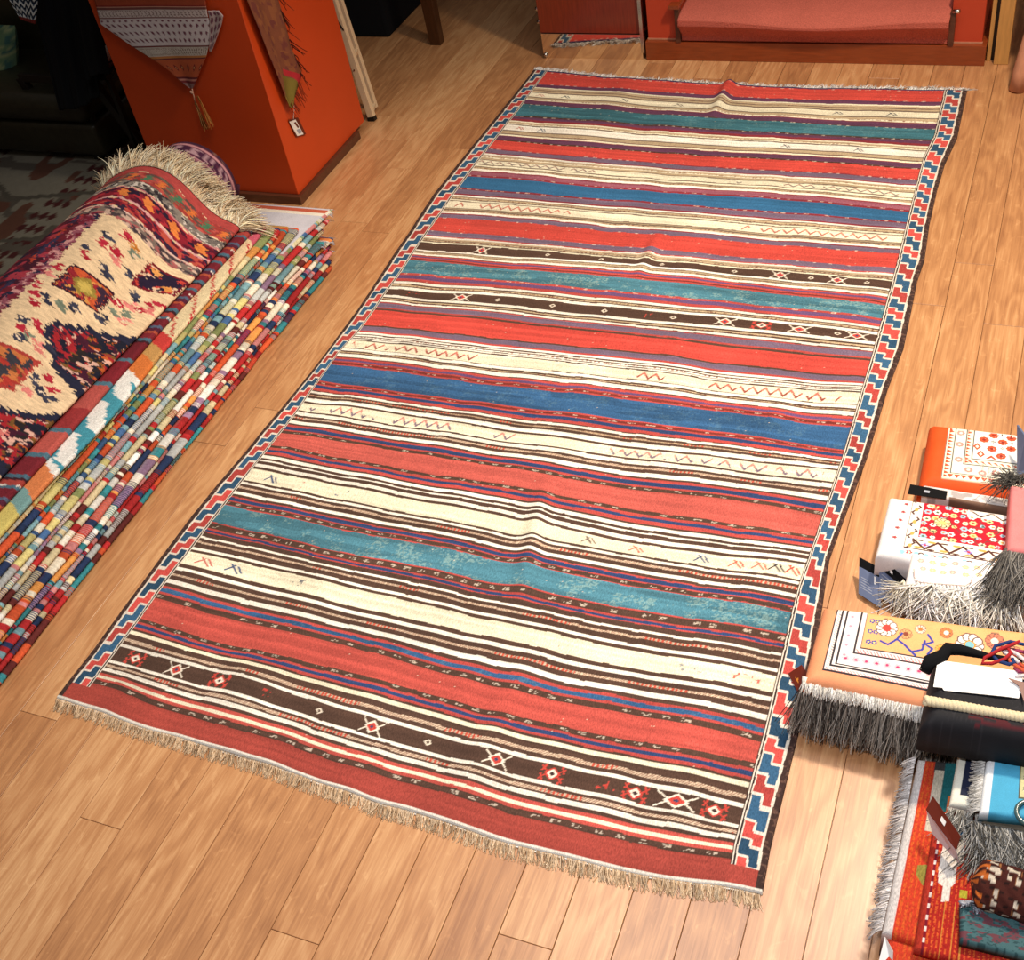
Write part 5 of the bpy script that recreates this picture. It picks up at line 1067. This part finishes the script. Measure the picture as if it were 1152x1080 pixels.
root = thing('small_rug', at(1000, 740, 0), 'small peach rug with blue scrollwork, daisies and grey hanging fringe beside the striped kilim', 'rug', 'small folded rugs heaped at the right')
zd = .15
slab('folded_pile', root, [at(926, 678, zd), at(1160, 706, zd), at(1160, 820, zd), at(903, 764, zd)], .055, zd, td, SILK, r=.03, nu=260, nv=160, side=(232, 150, 110), seed=8)
fd = [at(903, 764, zd - .02), at(960, 778, zd - .02), at(1040, 797, zd - .02), at(1092, 812, zd - .02)]
PALD = [(150, 140, 128), (110, 102, 94), (176, 166, 152), (206, 198, 186), (70, 64, 60)]
tq = Tex(20, 20, (206, 196, 184))
fringe('hanging_fringe', root, fd, (-.1, -.42, -.75), .086, .0012, 1900, PALD, .3, curl=.25, droop=.25, nseg=6, floor=.001, seed=19)['kind'] = 'stuff'
fringe('hanging_fringe', root, [p + np.array([0, 0, .008]) for p in fd], (0, -1, -.1), .024, .0014, 700, [(250, 246, 238), (230, 226, 216)], .3, curl=.3, droop=.5, seed=20)['kind'] = 'stuff'
# what carries it: plain folded rug below
tu = Tex(20, 20, (120, 70, 56))
root = thing('small_rug', at(1020, 740, 0), 'plain brown folded rug hidden under the peach floral rug', 'rug')
slab('folded_pile', root, [at(945, 690, .055), at(1170, 715, .055), at(1170, 800, .055), at(935, 757, .055)], .0006, .053, tu, SILK, r=.015, nu=20, nv=20)
card('hang_tag', 'maroon card tag with gold script on the kilim border by the peach rug', [(902, 748), (913, 763), (899, 781), (887, 758)], [.03, .03, .012, .012], [MAROONCARD], marks=[(.45, .55, .35, .75, GOLDINK), (.35, .65, .68, .74, GOLDINK)])
# E : black rolled bag with paper and cord
te = Tex(400, 400, (30, 30, 34)); te.m(vnoise(te.S * 60, te.T * 60, 96) > .8, (40, 39, 43))
te.m((vnoise(te.S * 9, te.T * 40, 97) > .62) & (te.T > .8) & (te.S > .35), (78, 22, 30)); te.ell(.17, .80, .035, .02, (120, 20, 36)); te.ell(.18, .9, .025, .013, (170, 160, 110))
te.rect(.2, 1, 0, .12, (60, 60, 66))
root = thing('rolled_black_rug', at(1090, 790, .15), 'black rolled rug with faint red flowers and a cream cord, lying on the peach rug', 'rug')
ze = .235
slab('rolled_body', root, [at(1050, 737, ze), at(1180, 760, ze), at(1180, 838, ze), at(1034, 812, ze)], zd + .002, ze, te, SILK, r=.045, nu=120, nv=120, seed=9, bulge=.004)
loop = MB(); loop.tube([at(1040, 756, ze - .005), at(1046, 744, ze + .004), at(1060, 738, ze + .004), at(1066, 730, ze + .004), at(1080, 731, ze + .002), at(1110, 738, ze), at(1150, 745, ze)], [.010, .013, .012, .012, .010, .006, .005], 8); loop.build('tied_strap', BLACKCLOTH, root, True)
rp = MB()
for ph in (0, math.pi):
    pts = []
    for k in range(120):
        q = k / 119; c = at(1041 + q * 125, 788 + q * 22, ze + .003); pts.append(c + np.array([0, .0045 * math.cos(q * 80 + ph), .0045 * math.sin(q * 80 + ph)]))
    rp.tube(pts, .0052, 7)
rp.build('twisted_cord', fabric('cord', .15, 500, .4, color=(222, 208, 172)), root, True)
pg = MB(); pp = [at(x, y, ze + .003) for x, y in [(1055, 743), (1150, 756), (1150, 775), (1146, 786), (1132, 784), (1062, 777), (1060, 774), (1050, 773)]]; pg.add(pp + [p + np.array([0, 0, .0012]) for p in pp], [tuple(range(8))[::-1], tuple(range(8, 16))] + [(i, (i + 1) % 8, 8 + (i + 1) % 8, 8 + i) for i in range(8)])
PG = thing('paper_sheet', at(1100, 765, ze), 'blank white paper label lying on the black rolled rug', 'paper'); pg.build('sheet', PAPER, PG)
root = thing('yarn_tassel', at(1140, 750, ze), 'tangle of red, blue and white yarn at the edge above the white paper', 'yarn')
for k, cc in enumerate([(170, 40, 44), (40, 60, 110), (226, 214, 214), (206, 90, 60), (150, 60, 90)]):
    g2 = np.random.default_rng(60 + k); c0 = at(1125 + k * 7, 735 + k * 3, ze + .008); pts = [c0 + np.array([.03 * math.sin(q * .9 + k), .03 * math.cos(q * .7 + k * 2), .006 * math.sin(q + k)]) * (.4 + .1 * q) for q in range(9)]
    MB().tube(pts, .0035, 6).build('strand', fabric('yarn_' + ['red', 'blue', 'white', 'coral', 'plum'][k], .2, 500, .4, color=cc), root, True)
card('hang_tag', 'dark red glossy tag corner on the right end of the white paper', [(1134, 763), (1152, 768), (1152, 790), (1146, 772)], [ze + .008] * 4, [MAROONCARD])
# ------------------------------------------------------------------ LOWER RIGHT STACK
RED1 = (196, 62, 38); DR = (140, 26, 28)
def redtex(seed, deep):
    t = Tex(500, 900, RED1 if not deep else (168, 38, 30)); r = vnoise(t.S * 60, t.T * 3, seed)
    t.m((t.S * 26 % 1 > .55) & (vnoise(t.S * 50, t.T * 120, seed + 1) > .45), (206, 90, 40)); return t
tl = redtex(101, False); tl.rect(.13, .3, .0, .07, (60, 60, 60)); tl.rect(.14, .22, .05, .42, (196, 188, 168)); tl.rect(.22, .42, .0, .3, (30, 96, 100)); tl.rect(.28, .36, .2, .34, (206, 110, 60)); tl.rect(.0, .045, 0, 1, (206, 200, 196))
tl.poly([(.13, .62), (.24, .6), (.24, .66), (.3, .68), (.3, .72), (.19, .72), (.13, .67)], (140, 130, 60)); tl.poly([(.22, .78), (.34, .78), (.34, .93), (.2, .93)], (140, 140, 80))
root = thing('stacked_kilim', at(1060, 960, 0), 'orange-red folded kilim with a ragged white side fringe at the bottom right corner', 'rug', 'folded kilims in the bottom right stack')
zl = .085
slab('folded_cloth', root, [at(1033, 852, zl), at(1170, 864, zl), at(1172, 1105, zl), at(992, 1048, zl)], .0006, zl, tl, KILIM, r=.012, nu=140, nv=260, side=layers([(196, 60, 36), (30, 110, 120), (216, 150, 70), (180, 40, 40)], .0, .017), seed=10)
le = [at(1030, 852, zl - .004), at(1022, 900, zl - .004), at(1012, 950, zl - .004), at(1000, 1010, zl - .004), at(992, 1046, zl - .004)]
fringe('side_fringe', root, le, (-1, -.5, .1), .022, .0016, 420, [(214, 208, 204), (190, 184, 180), (232, 226, 222)], .4, curl=.4, droop=.8, seed=21)['kind'] = 'stuff'
root = thing('stacked_kilim', at(1030, 1070, 0), 'rust kilim folded in ribbed layers at the very bottom right edge', 'rug', 'folded kilims in the bottom right stack')
t2 = redtex(105, False)
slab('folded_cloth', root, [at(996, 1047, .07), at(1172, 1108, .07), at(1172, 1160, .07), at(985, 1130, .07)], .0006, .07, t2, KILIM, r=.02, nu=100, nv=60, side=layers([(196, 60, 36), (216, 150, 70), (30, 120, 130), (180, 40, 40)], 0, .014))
tm = redtex(103, True); tm.S = tm.S * 1.75
tm.rect(.0, .05, 0, 1, (170, 50, 36)); tm.rect(.05, .09, 0, 1, (120, 24, 40))
for k in range(12): tm.rect(.05, .09, k / 12, k / 12 + .035, (226, 214, 206))
tm.poly([(.16, .16), (.5, .12), (.52, .3), (.42, .36), (.42, .48), (.36, .52), (.36, .62), (.24, .64), (.24, .52), (.16, .5), (.14, .4)], (222, 214, 204)); tm.poly([(.3, .0), (.5, .02), (.42, .16), (.34, .26), (.28, .24)], (50, 110, 150)); tm.rect(.2, .3, .04, .12, (70, 140, 130)); tm.poly([(.5, .52), (.62, .52), (.62, .58), (.5, .58)], (170, 160, 50))
for s in (.3, .45, .58): tm.rect(s, s + .02, .62, 1, (206, 140, 60))
root = thing('stacked_kilim', at(1070, 980, 0), 'dark red kilim with a white stepped motif folded on the orange-red one', 'rug', 'folded kilims in the bottom right stack')
zm = .105
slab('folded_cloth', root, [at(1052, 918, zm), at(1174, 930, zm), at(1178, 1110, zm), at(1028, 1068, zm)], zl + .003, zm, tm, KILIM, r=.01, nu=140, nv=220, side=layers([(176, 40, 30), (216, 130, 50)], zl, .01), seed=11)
# H navy bordered pale rug
th_ = Tex(300, 400, (226, 224, 208)); th_.rect(.1, 1, 0, .86, (28, 34, 58)); th_.rect(.26, 1, 0, .76, (226, 226, 220)); 
for k in range(9):
    for r in range(4): th_.ell(.4 + r * .15, .05 + k * .08 + (r % 2) * .04, .055, .03, (90, 150, 150)); th_.ell(.4 + r * .15, .05 + k * .08 + (r % 2) * .04, .02, .012, (240, 240, 236))
root = thing('small_rug', at(1090, 880, 0), 'small pale rug with navy line border and teal lattice, half under the turquoise rug', 'rug', 'small folded rugs in the bottom right stack')
zh = .125
slab('folded_pile', root, [at(1080, 836, zh), at(1160, 846, zh), at(1150, 918, zh), at(1068, 904, zh)], zl + .003, zh, th_, SILK, r=.008, nu=80, nv=80, side=(190, 188, 176), seed=12)
fringe('end_fringe', root, [at(1066, 908, zh - .006), at(1110, 918, zh - .006), at(1150, 926, zh - .006)], (-.1, -1, .05), .05, .0012, 340, [(216, 214, 206), (180, 176, 168), (120, 116, 108)], .5, curl=.5, droop=.4, floor=.107, seed=22)['kind'] = 'stuff'
ti = Tex(300, 300, (74, 166, 204)); ti.rect(0, .12, 0, 1, (226, 230, 232)); ti.rect(.58, 1, 0, .76, (90, 84, 60)); ti.rect(.61, 1, 0, .74, (206, 200, 150))
for k in range(7):
    flower(ti, .7 + (k % 2) * .16, .08 + k * .09, .05, 1., (226, 224, 190), (80, 110, 130), 5, (70, 90, 80))
root = thing('small_rug', at(1130, 875, .13), 'small bright turquoise rug with a cream floral panel and white side fringe', 'rug', 'small folded rugs in the bottom right stack')
zi = .16
slab('folded_pile', root, [at(1112, 838, zi), at(1176, 842, zi), at(1176, 922, zi), at(1102, 914, zi)], zh + .003, zi, ti, SILK, r=.008, nu=80, nv=80, side=(60, 140, 176), seed=13)
fringe('side_fringe', root, [at(1110, 840, zi - .006), at(1106, 880, zi - .006), at(1102, 912, zi - .006)], (-1, -.45, .1), .019, .0011, 300, [(206, 204, 198), (176, 174, 168), (226, 224, 220)], .4, curl=.4, droop=.5, seed=23)['kind'] = 'stuff'
root = thing('small_rug', at(1130, 930, .1), 'small grey-fringed rug lying just below the turquoise one', 'rug', 'small folded rugs in the bottom right stack')
tj = Tex(40, 40, (96, 88, 74)); zj = .135
slab('folded_pile', root, [at(1106, 905, zj), at(1176, 915, zj), at(1176, 940, zj), at(1104, 926, zj)], zm + .003, zj, tj, SILK, r=.006, nu=40, nv=30, side=(80, 74, 64))
fringe('tangled_fringe', root, [at(1090, 922, zj - .004), at(1120, 928, zj - .004), at(1174, 940, zj - .004)], (.25, -1, .15), .085, .0012, 620, [(150, 148, 142), (110, 108, 102), (196, 194, 188), (84, 80, 74)], .6, curl=.7, droop=.4, nseg=5, seed=24)['kind'] = 'stuff'
root = thing('glass_ring', at(1150, 912, zj), 'grey-green ring handle at the right edge beside the turquoise rug', 'ring')
rg = [at(1160, 915, .167) + np.array([.022 * math.cos(a), .022 * math.sin(a), 0]) for a in np.linspace(0, 2 * math.pi, 30)]; MB().tube(rg, .004, 8, False).build('ring_band', plain('green_glass', (70, 96, 96), .15), root, True)
# J : brown rolled rug with white marks
na, nl_ = 60, 120
c0 = at(1092, 990, .145); c1 = at(1185, 1018, .145); ax = _n(c1 - c0); sd = np.cross(ax, (0, 0, 1.)); A3 = np.linspace(0, 2 * math.pi, na, endpoint=False); L3 = np.linspace(0, 1, nl_)
tap = np.clip(1 - (1 - np.clip(L3 / .16, 0, 1)) ** 2.2, .12, 1); Rr = .033 * tap
P = c0[None, None] + (c1 - c0)[None, None] * L3[:, None, None] + (np.cos(A3)[None, :, None] * sd[None, None] * 1.25 + np.sin(A3)[None, :, None] * np.array([0, 0, .9])[None, None]) * Rr[:, None, None]
P += np.array([0, 0, 1.]) * (.004 * np.sin(A3 * 9 + L3[:, None] * 30) * tap[:, None])[..., None] * .5
C = np.zeros(P.shape); C[:] = (70, 32, 26); AA = A3[None] + 0 * L3[:, None]; LL = L3[:, None] + 0 * A3[None]
st = (AA * 2.2 + LL * 2.0) % 1; nn_ = vnoise(LL * 16, np.floor(AA * 2.2 + LL * 2) * 3.3, 111); C[(st > .45) & (nn_ > .55)] = (206, 194, 176); C[(st > .45) & (nn_ > .5) & (nn_ < .53)] = (150, 100, 60); C[(st < .12)] = (34, 18, 16); C[(LL < .2) & (nn_ > .4) & (st > .5)] = (190, 100, 40)
root = thing('rolled_rug', at(1130, 1000, .1), 'brown rolled rug with rows of white marks near the bottom right corner', 'rug')
closed('rolled_pile', P, PILE, root, C)
tk = Tex(300, 300, (64, 100, 104)); tk.m(vnoise(tk.S * 10, tk.T * 14, 112) > .62, (104, 58, 66)); tk.m(vnoise(tk.S * 30, tk.T * 30, 113) > .7, (40, 72, 76)); tk.rect(0, 1, 0, .05, (180, 184, 190))
root = thing('small_rug', at(1120, 1040, .1), 'small dull teal rug with plum blotches below the brown roll', 'rug', 'small folded rugs in the bottom right stack')
zk = .128
slab('folded_pile', root, [at(1080, 1012, zk), at(1184, 1034, zk), at(1182, 1084, zk), at(1080, 1058, zk)], zm + .003, zk, tk, SILK, r=.008, nu=80, nv=60, side=(40, 56, 60), seed=14)
fringe('knotted_fringe', root, [at(1080, 1014, zk + .001), at(1115, 1020, zk + .001)], (.1, -.6, .5), .014, .003, 60, [(170, 174, 184), (140, 144, 154)], .8, curl=.6, seed=25)['kind'] = 'stuff'
card('hang_tag', 'maroon hang tag with a white mark leaning on the white stepped kilim', [(1050, 896), (1081, 941), (1076, 957), (1042, 911)], [.165, .165, .15, .15], [MAROONCARD], marks=[(.4, .55, .3, .6, CARDW)])
card('hang_tag', 'pale pink reverse of a folded tag below the maroon one', [(1043, 912), (1076, 957), (1080, 972), (1050, 938)], [.148, .148, .12, .12], [plain('pale_card', (206, 184, 184), .5)])
card('price_tag', 'small white label tucked in the orange-red folds at the bottom edge', [(996, 1054), (1005, 1070), (1004, 1090), (988, 1086)], [.082, .082, .06, .06], [CARDW])
# walls that close the place off beyond the step
wl = MB(); wl.box(-6.2, 1.3, 6.4, 6.5, 0, 3.1); tag(wl.build('wall_back', WALLP), kind='structure')
wl = MB(); wl.box(-6.3, -6.2, -1.5, 6.5, 0, 3.1); tag(wl.build('wall_left', WALLP), kind='structure')
# ------------------------------------------------------------------ light
def spot(loc, tgt, energy, color, size, blend, rad=.12):
    l = bpy.data.lights.new('overhead_spot', 'SPOT'); l.energy = energy; l.color = color; l.spot_size = math.radians(size); l.spot_blend = blend; l.shadow_soft_size = rad
    o = bpy.data.objects.new('overhead_spot', l); COL.objects.link(o); o.location = loc
    d = Vector(tgt) - Vector(loc); o.rotation_euler = d.to_track_quat('-Z', 'Y').to_euler()
spot((.35, 2.7, 2.9), (-.45, 2.5, 0), 480, (1, .82, .61), 92, .9)
spot((-.3, -.2, 2.9), (-.45, .75, 0), 215, (.93, .93, 1), 84, 1.)  # cool spot standing in for window daylight from behind the camera
spot((-1.0, 2.0, 3.0), (-1.75, 1.8, 0), 75, (1, .80, .55), 78, 1.)
al = bpy.data.lights.new('added_sheen_light', 'AREA'); al.shape = 'RECTANGLE'; al.size = 2.2; al.size_y = 1.3; al.energy = 34; al.color = (.88, .92, 1)  # added area lamp, no known fixture: puts a cool sheen on the boards
ao = bpy.data.objects.new('added_sheen_light', al); COL.objects.link(ao); ao.location = (-.5, 2.15, 3.1)
w = bpy.data.worlds.new('World'); scn.world = w; w.use_nodes = True
w.node_tree.nodes['Background'].inputs[0].default_value = (1, .86, .72, 1); w.node_tree.nodes['Background'].inputs[1].default_value = .13
scn.view_settings.view_transform = 'Standard'; scn.view_settings.look = 'None'; scn.view_settings.exposure = 0; scn.view_settings.gamma = 1
